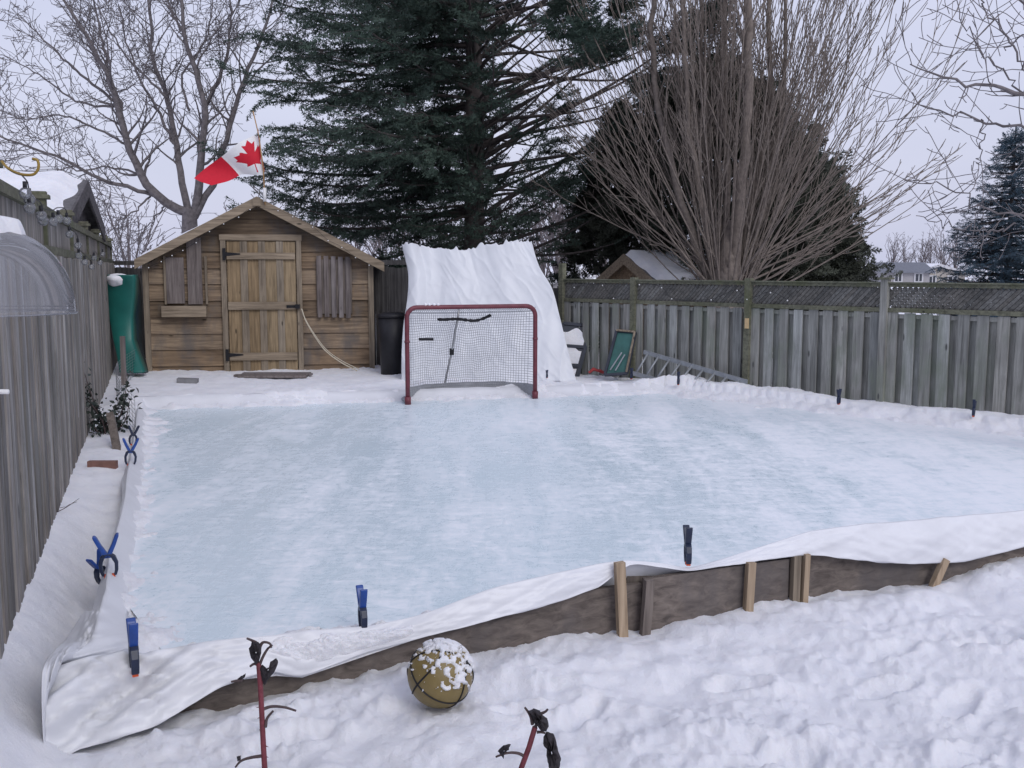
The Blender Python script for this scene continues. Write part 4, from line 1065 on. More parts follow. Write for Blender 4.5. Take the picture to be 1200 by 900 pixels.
# ------------------------------------------------------------------ rose canes close to the camera
def rose(base_px, pts_px, D, side, leaves, label):
    pts = [Q(x_, y_, D) for x_, y_ in pts_px]
    foot = np.array([pts[0][0] + .02, pts[0][1], -.2])
    t = thing('rose_stem', foot, label, 'rose stem', 'dried rose stems')
    ps = spline([foot] + pts, 60); rr_ = np.linspace(.0062, .0030, 60)
    m = MB(); m.tube(ps, rr_, 8)
    r_ = random.Random(len(pts_px))
    for k_ in range(150):
        i_ = r_.randrange(25, 58); a_ = r_.uniform(0, 6.3); c_ = ps[i_] * (1 - (q := r_.random())) + ps[i_ + 1] * q
        dd = np.array([math.cos(a_), math.sin(a_) * .6, -.25]); m.tube([c_ + dd * .002, c_ + dd * rr_[i_] * 1.9], [.0009, .0002], 3)
    m.build('cane', M['cane'], t, True)
    for s_ in side:
        q_ = spline([Q(x_, y_, D + dd_) for x_, y_, dd_ in s_], 16)
        MB().tube(q_, np.linspace(.0020, .0012, 16), 6).build('side_shoot', M['cane2'], t, True)
    for outline, crumple in leaves:
        o_ = np.array(outline, float); c_ = o_.mean(0)
        # crumpled solid leaf lofted from its outline: rings shrinking to the middle, bulged both ways
        o2 = []
        for i_ in range(len(o_)):
            a_, b_ = o_[i_], o_[(i_ + 1) % len(o_)]
            for w_ in (0, .33, .66): o2.append(a_ * (1 - w_) + b_ * w_ + np.array([r_.uniform(-.6, .6), r_.uniform(-.6, .6)]))
        o2 = np.array(o2); K = len(o2)
        for sg in (1, -1):
            rings = []
            for w_ in (1, .8, .55, .3, .06):
                z_ = crumple * math.sqrt(max(0, 1 - w_ * w_))
                rings.append([Q(*(c_ + (p_ - c_) * w_), D + sg * z_ * (1 + .5 * r_.uniform(-1, 1))) for p_ in o2] )
            g_ = np.array([rg + [rg[0]] for rg in rings])
            if sg == 1: mbl = MB()
            mbl.grid(g_, flip=sg < 0)
        mbl.build('dry_leaf', M['leafd'], t, True)
    return t
rose(None, [(312, 930), (309, 880), (306, 820), (304, 785), (303, 776)], 1.08,
     [[(306, 832, 0), (318, 828, .01), (334, 829, .02), (347, 833, .02)], [(311, 852, 0), (313, 842, 0), (320, 833, 0)], [(306, 886, 0), (293, 888, -.01), (282, 892, -.02), (276, 899, -.02)],
      [(304, 780, 0), (308, 770, 0), (314, 760, .01), (319, 756, .01)], [(303, 762, 0), (308, 753, 0), (316, 754, 0), (318, 759, 0)], [(300, 753, 0), (294, 750, 0), (289, 748, 0)], [(284, 797, 0), (276, 798, 0), (271, 799, 0)], [(304, 780, 0), (298, 778, 0), (293, 781, 0)]],
     [([(296, 751), (303, 752), (307, 759), (306, 768), (303, 778), (299, 779), (294, 771), (292, 760)], .010),
      ([(303, 784), (307, 779), (311, 783), (316, 782), (317, 776), (324, 771), (326, 776), (322, 786), (316, 795), (310, 803), (306, 798)], .006),
      ([(278, 795), (285, 791), (288, 789), (287, 794), (281, 798)], .003), ([(278, 887), (282, 885), (283, 890), (278, 892)], .002)],
     'dry red rose cane with curled leaves in the left foreground')
rose(None, [(598, 960), (611, 900), (617, 884), (624, 864), (627, 852)], 1.05,
     [[(614, 886, 0), (608, 883, 0), (600, 882, 0), (592, 883, 0), (581, 887, 0)], [(624, 849, 0), (622, 840, 0), (618, 833, 0), (615, 829, 0)], [(632, 837, 0), (639, 834, 0), (642, 831, 0)], [(629, 858, 0), (634, 858, 0), (639, 859, 0)], [(627, 852, 0), (631, 845, 0), (630, 840, 0)]],
     [([(619, 833), (626, 830), (633, 833), (636, 838), (641, 842), (643, 851), (640, 857), (634, 858), (631, 852), (626, 848), (623, 841)], .010),
      ([(583, 880), (590, 873), (599, 872), (596, 879), (591, 883), (590, 889), (586, 884)], .004),
      ([(640, 857), (648, 859), (652, 867), (653, 876), (658, 888), (656, 896), (655, 912), (645, 912), (643, 899), (641, 889), (640, 878), (636, 872), (637, 864)], .010)],
     'dry red rose cane with dark hanging leaves at the bottom centre')
tag(MB().tube(spline([Q(668, 905, 1.0), Q(562, 905, 1.0), Q(563, 898, 1.0)], 8)[5:], .002, 5).build('dry_leaf_tip', M['leafd']), 'tiny dark dry leaf tip at the bottom edge of the picture', 'leaf') if False else None

# ------------------------------------------------------------------ trees
def grow(m, p, d, L, r, lvl, rng, cfg):
    n = cfg['n'][lvl]; pts = [np.array(p)]; d = np.array(d, float); d /= np.linalg.norm(d)
    step = L / n; rads = [r]
    for i in range(n):
        d = d + np.array([rng.gauss(0, 1), rng.gauss(0, 1), rng.gauss(0, 1)]) * cfg['jit'][lvl] + np.array([0, 0, cfg['up'][lvl]])
        d /= np.linalg.norm(d); pts.append(pts[-1] + d * step); rads.append(max(cfg['rmin'], r * (1 - (i + 1) / n * cfg['tap'])))
    m.tube(pts, rads, cfg['sides'][lvl], cap=False)
    if lvl + 1 >= len(cfg['n']): return
    k = cfg['kids'][lvl]; k = k if k >= 1 else 1
    k = int(k * rng.uniform(.75, 1.25) * min(1.3, max(.5, L / cfg['Lref'][lvl])))
    P_ = np.array(pts)
    for c in range(k):
        t = cfg['start'][lvl] + (1 - cfg['start'][lvl]) * (c + rng.random()) / k; f = t * n; i = min(n - 1, int(f)); q = f - i
        base = P_[i] * (1 - q) + P_[i + 1] * q; dd = P_[i + 1] - P_[i]; dd /= np.linalg.norm(dd)
        ax = np.cross(dd, [rng.gauss(0, 1), rng.gauss(0, 1), rng.gauss(0, 1)]); ax /= np.linalg.norm(ax)
        an = rng.gauss(cfg['ang'][lvl], cfg['ang'][lvl] * .25)
        nd = dd * math.cos(an) + ax * math.sin(an)
        grow(m, base, nd, L * cfg['len'][lvl] * (1.15 - .6 * t) * rng.uniform(.6, 1.2), max(cfg['rmin'], (rads[i] * .55)), lvl + 1, rng, cfg)

# left bare tree, limbs traced then branched
def limbs_tree(name, label, D, limbs, cfg, mat, seed, base_xy, trunk_pts, trunk_r, cat='tree'):
    rng = random.Random(seed)
    t = thing(name, base_xy, label, cat)
    MB().tube(spline(trunk_pts, 16), np.linspace(trunk_r[0], trunk_r[1], 16), 12, cap=False).build('trunk', mat, t, True)
    m = MB()
    for pts, r0, r1, dd in limbs:
        ps = [Q(x_, y_, D + dd * i / max(1, len(pts) - 1)) for i, (x_, y_) in enumerate(pts)]
        sp_ = spline(ps, 22)
        sp_[1:] += np.array([[rng.gauss(0, .02) for _ in range(3)] for _ in range(21)])
        rr_ = np.linspace(r0, r1, 22); m.tube(sp_, rr_, 7, cap=False)
        Ltot = np.linalg.norm(np.diff(sp_, axis=0), axis=1).sum()
        nk = int(Ltot * cfg['dens'])
        for c in range(nk):
            f = (.18 + .82 * (c + rng.random()) / nk) * 21; i = min(20, int(f)); q = f - i
            b_ = sp_[i] * (1 - q) + sp_[i + 1] * q; dv = sp_[i + 1] - sp_[i]; dv /= np.linalg.norm(dv)
            ax = np.cross(dv, [rng.gauss(0, 1), rng.gauss(0, 1) * .8, rng.gauss(0, 1)]); ax /= np.linalg.norm(ax)
            an = rng.gauss(.85, .2); nd = dv * math.cos(an) + ax * math.sin(an)
            grow(m, b_, nd, rng.uniform(.7, 1.9) * cfg['sz'], max(cfg['rmin'], rr_[i] * .42), 0, rng, cfg)
    m.build('crown', mat, t, True)
    return t
cfgA = dict(n=[6, 5, 3], jit=[.16, .2, .22], up=[.05, .04, .02], tap=.8, rmin=.0065, sides=[4, 3, 3], kids=[6, 5], Lref=[1.6, .8], start=[.15, .2], ang=[.8, .8], len=[.55, .5], dens=4.2, sz=1.0)
TD = 24.
gb = Q(222, 262, TD)
limbs_tree('bare_tree', 'large bare grey tree spreading behind the shed on the left', TD, [
    ([(222, 250), (190, 235), (165, 205), (148, 165), (136, 115), (112, 60), (80, 10), (60, -30)], 0.1170, 0.0210, -1.0),
    ([(148, 165), (140, 125), (128, 85), (118, 40), (108, -10)], 0.0624, 0.0175, 1.0),
    ([(136, 120), (100, 92), (60, 55), (20, 15)], 0.0390, 0.0098, -.8),
    ([(222, 255), (214, 215), (206, 165), (196, 115), (180, 70), (176, 20), (168, -30)], 0.0936, 0.0245, 1.2),
    ([(206, 170), (185, 130), (168, 100), (150, 55), (140, 5)], 0.0390, 0.0140, -1.2),
    ([(226, 255), (232, 215), (238, 165), (240, 125), (228, 80), (214, 30), (212, -30)], 0.1092, 0.0280, -.6),
    ([(240, 125), (256, 95), (268, 50), (270, 0), (268, -30)], 0.0546, 0.0140, 1.0),
    ([(228, 255), (254, 205), (266, 160), (280, 110), (300, 60), (318, 10), (325, -30)], 0.0858, 0.0210, .5),
    ([(190, 235), (160, 222), (120, 210), (80, 190), (40, 175), (0, 160), (-40, 150)], 0.0546, 0.0140, -1.8),
    ([(165, 205), (130, 195), (90, 200), (50, 180), (10, 185)], 0.0273, 0.0070, .8),
    ([(150, 170), (110, 150), (70, 135), (30, 140), (-10, 125)], 0.0312, 0.0070, -1.),
    ([(138, 125), (95, 120), (55, 95), (15, 70), (-20, 60)], 0.0312, 0.0070, 1.),
    ([(180, 225), (160, 245), (140, 258), (125, 275)], 0.0273, 0.0070, -1.),
    ([(200, 235), (175, 262), (160, 285)], 0.0234, 0.0070, 1.),
    ([(280, 110), (310, 75), (345, 40), (380, 10)], 0.0273, 0.0070, -.8),
    ([(196, 115), (170, 88), (150, 70), (120, 20), (100, -20)], 0.0312, 0.0084, .9),
    ([(214, 40), (200, 10), (195, -30)], 0.0312, 0.0140, 0), ([(222, 130), (215, 90), (245, 40), (250, -10)], 0.0312, 0.0105, 0),
], cfgA, M['bark'], 4, (gb[0], gb[1], -.1), [(gb[0], gb[1], -.3), (gb[0] + .05, gb[1], 1.4), (gb[0], gb[1], 2.2), Q(222, 245, TD)], (.32, .17))

# conifer spray templates
def spray_template(seed, L=.42, axes=7, per=9, nl=.05, nw=.017):
    r_ = random.Random(seed); v = []; f = []
    ax = [((0, 0, 0), (1, 0, 0), L)]
    for k_ in range(axes):
        t_ = (k_ + .5) / axes * .9; s_ = 1 if k_ % 2 else -1; a_ = r_.uniform(.6, .95)
        ax.append(((t_ * L, 0, 0), (math.cos(a_), s_ * math.sin(a_), -.12), L * .48 * (1.1 - t_)))
    for o_, d_, l_ in ax:
        o_ = np.array(o_); d_ = np.array(d_); n_ = max(3, int(per * l_ / L))
        for k_ in range(n_ * 2):
            c_ = o_ + d_ * l_ * k_ / (n_ * 2)
            side = np.cross(d_, [r_.gauss(0, .6), r_.gauss(0, .6), 1]); side /= np.linalg.norm(side)
            side *= (1 if k_ % 2 else -1)
            tip = c_ + (side * .7 + d_ * .7 + np.array([0, 0, r_.gauss(.1, .35)])) * nl * r_.uniform(.7, 1.3)
            i_ = len(v); v += [c_ - d_ * nw, c_ + d_ * nw, tip]; f.append([i_, i_ + 1, i_ + 2])
    return np.array(v), np.array(f)
SPR = [spray_template(i) for i in range(3)]
def frame_mat(p, d, s, roll, rng):
    d = d / np.linalg.norm(d); y = np.cross([0, 0, 1], d); ny = np.linalg.norm(y)
    y = np.array([0, 1, 0]) if ny < 1e-3 else y / ny
    z = np.cross(d, y); c_, s_ = math.cos(roll), math.sin(roll)
    return np.column_stack([d * s, (y * c_ + z * s_) * s, (z * c_ - y * s_) * s, p])
def conifer(name, base, Ht, z0, Rmax, label, mat, bark, seed, trunk_r=.2, whorl=.32, nper=6, droop=.25, tw=20, ss=1.0, bare=None, top_r=.3, power=.8, zfrac=1.0, nspr=2, cut=None):
    rng = random.Random(seed); t = thing(name, base, label, 'tree')
    base = np.array(base, float)
    MB().tube([base + np.array([0, 0, z_]) for z_ in np.linspace(-.3, Ht, 12)], np.linspace(trunk_r, .02, 12), 10, cap=False).build('trunk', bark, t, True)
    bm = MB(); mats = [[], [], []]
    z = z0
    while z < Ht - .1:
        fr = (z - z0) / (Ht - z0); Rz = Rmax * (1 - fr) ** power + top_r * .2
        k_ = nper
        ph = rng.uniform(0, 6.3)
        for i in range(k_):
            az = ph + i * 2 * PI / k_ + rng.gauss(0, .25); L = Rz * rng.uniform(.62, 1.2)
            leafy = 0.12
            if bare is not None:
                L, leafy = bare(az, z, L, rng)
            if L < .15: continue
            dh = np.array([math.cos(az), math.sin(az), 0]); n = 9; sside = np.cross(dh, [0, 0, 1])
            tt = np.linspace(0, 1, n); up0 = rng.uniform(-.05, .18) + (rng.uniform(.05, .75) if leafy > .5 else 0)
            bend = rng.gauss(0, .12)
            pts = base + np.array([0, 0, z + rng.uniform(-.12, .12)]) + dh * (tt * L)[:, None] + sside * (bend * L * tt ** 2)[:, None] + np.array([0, 0, 1]) * (L * (up0 * tt - droop * 1.5 * tt ** 1.6 + droop * 1.15 * tt ** 3.5))[:, None]
            bm.tube(pts, np.linspace(.016 * L ** .6 + .012, .005, n), 4, cap=False)
            nt_ = max(4, int(tw * L / Rmax))
            for j in range(nt_):
                q = leafy + (1 - leafy) * (j + rng.random()) / nt_
                f = q * (n - 1); a = min(n - 2, int(f)); b_ = pts[a] + (pts[a + 1] - pts[a]) * (f - a); dv = pts[a + 1] - pts[a]; dv /= np.linalg.norm(dv)
                sd_ = 1 if j % 2 else -1; an = rng.uniform(.6, 1.05)
                side = np.cross(dv, [0, 0, 1]); side /= np.linalg.norm(side) + 1e-9
                td = dv * math.cos(an) + side * sd_ * math.sin(an) + np.array([0, 0, rng.gauss(-.12, .16)])
                tl_ = (.22 + .30 * math.sin(q * PI) ** .7) * L * .55 * rng.uniform(.6, 1.15); tl_ = min(tl_, 1.0)
                if tl_ > .45: bm.tube([b_, b_ + td * tl_ * .8], [.006, .003], 3, cap=False)
                ns = max(1, int(round(nspr * tl_ / .30)))
                for s_ in range(ns):
                    pp = b_ + td * tl_ * s_ / ns
                    dd_ = td + np.array([rng.gauss(0, .22), rng.gauss(0, .22), rng.gauss(-.05, .2)])
                    mats[rng.randrange(3)].append(frame_mat(pp, dd_, ss * rng.uniform(.75, 1.2), rng.gauss(0, .5), rng))
            mats[0].append(frame_mat(pts[-2], pts[-1] - pts[-2] + np.array([0, 0, .05]), ss, 0, rng))
        z += whorl * rng.uniform(.8, 1.2)
    bm.build('branches', bark, t, True)
    fm = MB()
    for k_ in range(3):
        if mats[k_]: fm.scatter(SPR[k_][0], SPR[k_][1], np.array(mats[k_]))
    fm.build('foliage', mat, t)
    return t
SX, SY = Q(556, 280, 20.6)[:2]
def sp_bare(az, z, L, rng):
    c = math.cos(az); s_ = math.sin(az)
    if z < 2.8: L *= .8
    if s_ < -.3 and z < 4.2: L = min(L, 2.1)
    if c > -.12:                       # right-hand side is thin: bare limbs, foliage only at the tips
        if rng.random() < .5: return L * .9, .99
        if z < 3.2: return L * .9, .6
        return L * .95, rng.uniform(.72, .85)
    if c < -.3: return L * 1.06, .06
    return L, .25
conifer('spruce_tree', (SX, SY, -.1), 14.5, 1.7, 5.4, 'huge dark green spruce behind the white backstop sheet', M['spruce'], M['bark_d'], 9, .27, .27, 9, .20, 27, 1.0, sp_bare, nspr=1.35, power=.95)
BX, BY = Q(1182, 300, 28.)[:2]
conifer('blue_spruce', (BX, BY, -.1), 5.75, .3, 2.1, 'conical blue-green spruce at the right edge of the picture', M['bspruce'], M['bark_d'], 5, .14, .18, 11, .10, 18, .72, power=.85, nspr=1.6)

# cedars: clumpy upright masses
CSP = [spray_template(10 + i, L=.34, axes=8, per=8, nl=.045, nw=.020) for i in range(3)]
def cedar(name, base, Ht, Rx, label, seed, n_cl, ztop=.0, prof=None):
    rng = random.Random(seed); t = thing(name, base, label, 'tree', None); base = np.array(base, float)
    MB().tube([base + np.array([0, 0, z_]) for z_ in np.linspace(-.3, Ht * .85, 8)], np.linspace(.22, .05, 8), 8, cap=False).build('trunk', M['bark_d'], t, True)
    mats = [[], [], []]; bm = MB()
    for c in range(n_cl):
        h = rng.random() ** .9; rad = Rx * prof(h); az = rng.uniform(0, 2 * PI)
        rr_ = rad * (.40 + .62 * rng.random() ** .5 + (.25 * rng.random() if rng.random() < .15 else 0))
        cc = base + np.array([math.cos(az) * rr_, math.sin(az) * rr_, h * Ht])
        if rng.random() < .25: bm.tube([base + np.array([0, 0, min(Ht * .8, max(0, h * Ht - rr_ * .6))]), cc], [.03, .008], 4, cap=False)
        sz = rng.uniform(.22, .42)
        for s_ in range(rng.randint(14, 24)):
            of = np.array([rng.gauss(0, 1), rng.gauss(0, 1), rng.gauss(0, 1.1)]) * sz * .55
            dd = np.array([math.cos(az), math.sin(az), rng.uniform(-.5, .9)]) * .6 + np.array([rng.gauss(0, .5), rng.gauss(0, .5), rng.gauss(0, .5)])
            mats[rng.randrange(3)].append(frame_mat(cc + of, dd, rng.uniform(.7, 1.15), rng.uniform(0, 6), rng))
    bm.build('branches', M['bark_d'], t, True)
    fm = MB()
    for k_ in range(3): fm.scatter(CSP[k_][0], CSP[k_][1], np.array(mats[k_]))
    fm.build('foliage', M['cedar'], t)
CX, CY = Q(838, 300, 21.5)[:2]
cedar('cedar_tree', (CX, CY, -.1), 6.0, 2.4, 'broad dark cedar behind the many-stemmed bare tree', 3, 460, prof=lambda h: (1 - h ** 3.0) ** .75 * (1.0 + .10 * math.sin(h * 15)))
CX, CY = Q(942, 300, 22.5)[:2]
cedar('cedar_tree', (CX, CY, -.1), 4.3, 1.75, 'lower rounded cedar at the right of the dark evergreens', 6, 230, prof=lambda h: (1 - h ** 1.3) ** .75)
CX, CY = Q(722, 300, 23.)[:2]
cedar('cedar_tree', (CX, CY, -.1), 5.2, 1.1, 'narrow dark cedar above the neighbour shed roof on its left side', 8, 150, prof=lambda h: (1 - h ** 2) ** .8)

# many-stemmed bare tree behind the right fence
cfgM = dict(n=[14, 6, 4], jit=[.028, .045, .08], up=[.018, .05, .04], tap=.82, rmin=.006, sides=[6, 3, 3], kids=[14, 4], Lref=[7, 1.6], start=[.22, .2], ang=[.34, .40], len=[.24, .45])
MX, MY = Q(852, 320, 17.6)[:2]
mt_ = thing('multi_stem_tree', (MX, MY, -.1), 'bare brown tree fanning into dozens of upright stems behind the right fence', 'tree')
rng = random.Random(17); mm = MB()
MB().tube([[MX, MY, -.3], [MX, MY, .9], [MX, MY, 1.5], [MX + .02, MY, 2.0], [MX + .03, MY, 2.6]], [.45, .36, .30, .20, .05], 14).build('trunk', M['bark_b'], mt_, True)
for (tx_, r_) in ((762, .075), (800, .055), (850, .07), (878, .115), (905, .07), (925, .05), (820, .05)):
    e_ = Q(tx_, -90, 17.6 + rng.uniform(-.8, .8)); b_ = np.array([MX + (tx_ - 850) / 400., MY + rng.uniform(-.15, .15), 1.3])
    mid = b_ * .5 + e_ * .5 + np.array([(tx_ - 850) / 260., 0, -.3]); ps = spline([b_, mid, e_], 16); ps[1:-1] += np.array([[rng.gauss(0, .02) for _ in range(3)] for _ in range(14)])
    rr_ = np.linspace(r_, r_ * .5, 16); mm.tube(ps, rr_, 8, cap=False)
    for c in range(16):
        i = rng.randrange(5, 15); a_ = rng.uniform(0, 6.3); grow(mm, ps[i], [math.cos(a_) * .5, math.sin(a_) * .5, 1], rng.uniform(1, 2.4), rr_[i] * .35, 1, rng, cfgM)
for s_ in range(105):
    az = rng.uniform(0, 2 * PI); tilt = abs(rng.gauss(0, .62)); tilt = min(tilt, 1.18)
    if s_ % 3: az = rng.choice([0, 0, PI]) + rng.gauss(0, .55)
    b_ = [MX + math.cos(az) * .25, MY + math.sin(az) * .25, rng.uniform(.9, 1.9)]
    grow(mm, b_, [math.cos(az) * math.sin(tilt), math.sin(az) * math.sin(tilt), math.cos(tilt)], rng.uniform(4.5, 7.2) if tilt < .9 else rng.uniform(3.0, 4.4), rng.uniform(.009, .022), 0, rng, cfgM)
mm.build('crown', M['bark_b'], mt_, True)

# overhanging fruit tree limbs from the right, trunk just out of frame
cfgP = dict(n=[6, 4], jit=[.11, .15], up=[.05, .05], tap=.75, rmin=.0035, sides=[5, 4], kids=[4], Lref=[1.], start=[.2], ang=[.8], len=[.5], dens=5.5, sz=.42)
AD = 9.0; ab = Q(1330, 300, AD)
limbs_tree('apple_tree', 'knobbly bare branches reaching in from the upper right edge', AD, [
    ([(1330, 200), (1270, 140), (1200, 112), (1150, 100), (1100, 86), (1062, 72)], 0.0330, 0.0052, -.4),
    ([(1330, 190), (1260, 150), (1180, 150), (1130, 138), (1090, 125), (1070, 110)], 0.0220, 0.0046, .4),
    ([(1290, 150), (1240, 60), (1205, 20), (1190, -20)], 0.0248, 0.0078, .2),
    ([(1220, 120), (1190, 60), (1165, 20), (1140, -10)], 0.0121, 0.0052, -.3),
    ([(1200, 110), (1150, 60), (1130, 30), (1118, 0)], 0.0088, 0.0039, .3),
    ([(1300, 230), (1240, 255), (1190, 250), (1140, 240), (1110, 218), (1065, 210)], 0.0154, 0.0039, .3),
    ([(1190, 262), (1150, 272), (1110, 262), (1072, 250)], 0.0077, 0.0033, -.2),
    ([(1150, 140), (1150, 165), (1148, 190), (1140, 215)], 0.0066, 0.0033, 0),
    ([(1290, 90), (1240, 40), (1200, 40), (1172, 60)], 0.0165, 0.0052, .3), ([(1250, 20), (1210, 0), (1180, -30)], 0.0110, 0.0052, 0)],
    cfgP, M['bark'], 12, (ab[0], ab[1], 0), [(ab[0], ab[1], -.2), (ab[0] - .05, ab[1], 1.5), Q(1325, 195, AD)], (.13, .075))

# distant bare trees and thicket, one mesh shared by copies
cfgD = dict(n=[5, 4, 3], jit=[.07, .1, .15], up=[.06, .06, .02], tap=.8, rmin=.016, sides=[4, 3, 3], kids=[6, 4], Lref=[4, 1.5], start=[.15, .2], ang=[.5, .5], len=[.4, .45])
def make_far(seed):
    rng = random.Random(seed); t = proto('distant_tree', 'x', 'tree', 'bare trees in the distance')
    MB().tube([[0, 0, -.3], [0, 0, 1.2], [.03, 0, 2.4]], [.14, .11, .07], 7).build('trunk', M['bark_s'], t, True)
    mm = MB()
    for s_ in range(11):
        a_ = rng.uniform(0, 6.3); ti = abs(rng.gauss(0, .45)); grow(mm, [0, 0, rng.uniform(.5, 2.2)], [math.cos(a_) * math.sin(ti), math.sin(a_) * math.sin(ti), math.cos(ti)], rng.uniform(2.4, 4.4), .045, 0, rng, cfgD)
    mm.build('crown', M['bark_s'], t, True); return t
far = [make_far(s_) for s_ in (1, 2, 3)]
rng = random.Random(31)
spots = [(150, 44, .9, 'behind the left fence corner'), (262, 40, .8, 'left of the flag'), (330, 36, .85, ''), (372, 38, .8, ''), (412, 36, .9, ''), (452, 40, .9, ''), (480, 36, .8, ''), (512, 38, .9, ''),
         (600, 38, .9, ''), (636, 40, 1.0, ''), (655, 36, .95, ''), (672, 42, 1.1, ''), (690, 40, 1.05, ''), (708, 46, 1.0, ''), (1046, 120, 1.1, ''), (1062, 125, .9, ''), (1080, 118, 1.15, ''), (1092, 122, 1.0, ''), (1104, 115, 1.1, ''), (1120, 120, 1.3, ''), (1010, 125, .9, ''), (728, 44, 1.0, '')]
for i, (px_, d_, s_, lab) in enumerate(spots):
    o = far[i] if i < 3 else copy_tree(far[i % 3])
    q = Q(px_, 310, d_); o.location = (float(q[0]), float(q[1]), -.1); o.rotation_euler = (0, 0, rng.uniform(0, 6.3)); o.scale = (s_ * 1.1, s_ * 1.1, s_)
    if px_ < 200: o['label'] = 'pale thin distant tree glimpsed above the left fence corner'
    elif px_ < 300: o['label'] = 'distant bare tree showing through limbs just left of the flag pole'
    elif px_ < 590: o['label'] = 'pale bare tree of the thicket seen under the big spruce'; o['group'] = 'bare thicket under the spruce'
    elif px_ < 760: o['label'] = 'pale bare tree of the thicket between the white sheet and the neighbour shed'; o['group'] = 'bare thicket right of the white sheet'
    else: o['label'] = 'tiny bare tree on the skyline around the distant houses'; o['group'] = 'skyline trees by the houses'

# ------------------------------------------------------------------ neighbouring buildings
def gable(name, c, ax, w, L, ze, zp, wallm, label, snow=(1, 1), ov=.2, roofm=None, rt=.08, cat='building'):
    # ax: ridge direction; w: gable width; L: ridge length; c: centre of near gable base
    c = np.array(c, float); ax = np.array(ax, float); ax /= np.linalg.norm(ax); s = np.array([-ax[1], ax[0], 0]); Z = np.array([0, 0, 1.])
    t = thing(name, c, label, cat)
    h = w / 2
    MB().prism([c - s * h, c + s * h, c + s * h + Z * ze, c + Z * zp, c - s * h + Z * ze], ax, L).build('wall', wallm, t)
    sl_ = (zp - ze) / h
    for k_, sg in enumerate((-1, 1)):
        a = c - ax * ov + s * sg * (h + ov) + Z * (ze - sl_ * ov); b = c - ax * ov + Z * zp
        rf = MB().prism([a, b, b + Z * rt, a + Z * rt], ax, L + 2 * ov).build('roof', roofm or M['shingle'], t)
        if snow[k_]:
            nu_, nv_ = 40, 26; u_, v_ = np.meshgrid(np.linspace(0.01, 1, nu_), np.linspace(.0, 1, nv_), indexing='ij')
            edge = np.minimum(np.minimum(u_ * 12, (v_ - .04) * 20), (1 - v_) * 20); th = (.02 + .09 * snow[k_] * (.55 + .8 * fbm(u_ * 4 + k_ * 7, v_ * 5, 3))) * np.clip(edge + fbm(u_ * 5, v_ * 5, 2) * .8 - .3, -.1, 1)
            pp = a + (b - a) * u_[..., None] + ax * ((L + 2 * ov) * v_)[..., None] + Z * (rt + th)[..., None]
            MB().grid(pp, flip=sg > 0).build('roof_snow', M['snow'], rf, True)
        MB().prism([a - Z * .14, b - Z * .14, b + Z * (rt + .01), a + Z * (rt + .01)], -ax, .03).build('barge_board', M['nwall'] if wallm is M['nwall'] else M['trim'] if wallm is M['shed'] else M['hframe'], t)
    return t, c, ax, s
# left neighbour: gable end faces the yard
gA = np.array([-5.36, 12.0, 0]); gB = np.array([-6.46, 15.7, 0]); gc = (gA + gB) / 2; gdir = (gB - gA) / np.linalg.norm(gB - gA); axl = np.array([-gdir[1], gdir[0], 0])
gable('neighbour_shed', gc - np.array([.1, 0, 0]), axl, np.linalg.norm(gB - gA) - .3, 3.4, 2.35, 2.88, M['nwall'], 'grey gabled outbuilding with thick snow on its roof beyond the left fence', (1.3, 1.3), .14)
# right neighbour shed
nc = Q(745, 330, 20.0)
gable('neighbour_shed', (nc[0] - .15, 19.6, 0), (.85, .5, 0), 1.6, 1.5, 1.55, 1.98, M['shed'], 'small brown shed with snowy roof in front of the cedars beyond the right fence', (.9, .9), .16, rt=.05)
gable('neighbour_house', (*Q(672, 330, 34)[:2], 0), (.3, 1, 0), 2.6, 4, 1.0, 1.75, M['siding2'], 'low snow-roofed roof peeping between the arched fence panel and the brown shed', (1, 1), .1)
# distant houses
def house(c, ax, w, L, ze, zp, wallm, label, wins, snow, roofm):
    t, c, ax, s = gable('house', c, ax, w, L, ze, zp, wallm, label, snow, .35, roofm, .12, 'house')
    for (face, pu, pz, ww, wh) in wins:
        if face == 'g': o_ = c + s * pu - ax * .03; dx = s; n_ = -ax
        else: o_ = c - s * (w / 2 + .03) * face + ax * pu; dx = ax; n_ = -s * face
        ang_ = math.atan2(dx[1], dx[0])
        f_ = MB().box(o_ + np.array([0, 0, pz]), (ww + .25, .08, wh + .25), rotm(0, 0, ang_)).build('window', M['hframe'], t)
        MB().box(o_ + n_ * .05 + np.array([0, 0, pz]), (ww, .04, wh), rotm(0, 0, ang_)).box(o_ + n_ * .08 + np.array([0, 0, pz]), (.07, .03, wh), rotm(0, 0, ang_), 1).build('pane', [M['pane'], M['hframe']], f_)
    return t
HD = 95.
def HX(px_, d_=HD): return float(Q(px_, 320, d_)[0])
hz = lambda py_, d_=HD: float(Q(1000, py_, d_)[2])
house((HX(1067, 90), 88., 0), (-1, .10, 0), 5.6, 4.0, hz(318.5, 88), hz(309, 88), M['siding2'], 'grey two-storey house with blue-grey roof above the right fence', [(-1, .9, hz(325, 88), .5, .6), (-1, 2.6, hz(325, 88), .5, .6)], (0, 0), M['roofg'])
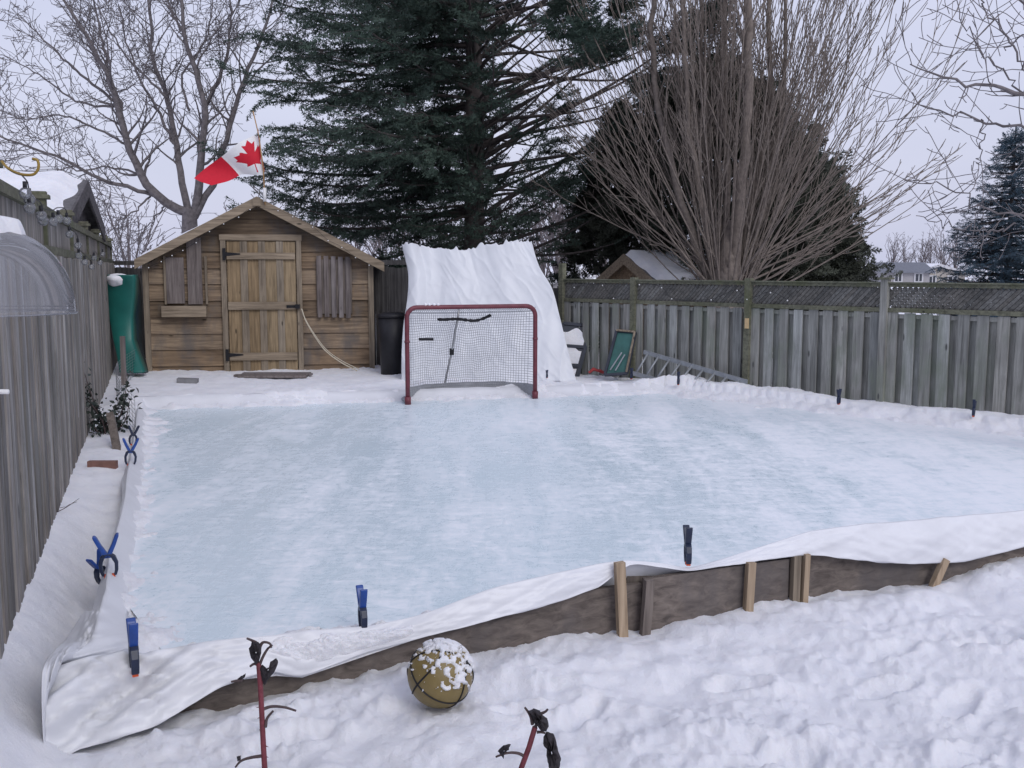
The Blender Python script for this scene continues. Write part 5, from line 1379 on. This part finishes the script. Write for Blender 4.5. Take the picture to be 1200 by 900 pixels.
house((HX(1080, 97), 93., 0), (.15, 1, 0), 4.6, 9, hz(320, 97), hz(311, 97), M['siding'], 'beige gabled house with snow-dusted roof at the right of the far houses', [('g', -1.2, hz(328, 93), .7, .6), ('g', .6, hz(328, 93), .5, .6)], (.5, .5), M['roofg'])
house((HX(985, 110), 108., 0), (1, .3, 0), 5, 6, hz(321, 110), hz(312, 110), M['siding'], 'small pale house partly hidden behind the low right cedar', [(1, 2, hz(326, 110), .8, .8)], (1, 1), M['roofg'])

# ------------------------------------------------------------------ light, sky, camera
w = bpy.data.worlds.new('World'); scn.world = w; w.use_nodes = True
nt = w.node_tree; bg = nt.nodes['Background']
sky = N(nt, 'ShaderNodeTexSky', sky_type='NISHITA'); sky.sun_disc = False
SE, SR = math.radians(38), math.radians(150)
sky.sun_elevation = SE; sky.sun_rotation = SR; sky.air_density = 1.5; sky.dust_density = 3
tc = N(nt, 'ShaderNodeTexCoord'); mp = N(nt, 'ShaderNodeMapping'); mp.inputs['Scale'].default_value = (1, 1, 2.5); nt.links.new(tc.outputs['Generated'], mp.inputs[0])
cn = noise(nt, 1.6, 5, .55, mp.outputs[0], .4)
cl = ramp(nt, cn, [(.3, (4.55, 4.8, 6.3)), (.7, (5.6, 5.75, 7.25))])
nt.links.new(mix(nt, sky.outputs[0], cl, .90), bg.inputs[0]); bg.inputs[1].default_value = .1
sun = bpy.data.objects.new('sun', bpy.data.lights.new('sun', 'SUN')); COL.objects.link(sun)
sun.data.energy = .9; sun.data.angle = math.radians(25); sun.data.color = (1, .985, .97)
sd_ = Vector((math.sin(SR) * math.cos(SE), math.cos(SR) * math.cos(SE), math.sin(SE)))
sun.rotation_euler = sd_.to_track_quat('Z', 'Y').to_euler()
cam = bpy.data.objects.new('camera', bpy.data.cameras.new('camera')); COL.objects.link(cam)
cam.location = (0, 0, H); cam.rotation_euler = (PI / 2 - pit, 0, 0)
cam.data.sensor_width = 36; cam.data.lens = F / 1200 * 36; cam.data.clip_end = 3000; cam.data.clip_start = .05
scn.camera = cam
scn.view_settings.view_transform = 'Standard'; scn.view_settings.look = 'None'; scn.view_settings.exposure = 0.36; scn.view_settings.gamma = 1
scn.cycles.transparent_max_bounces = 16
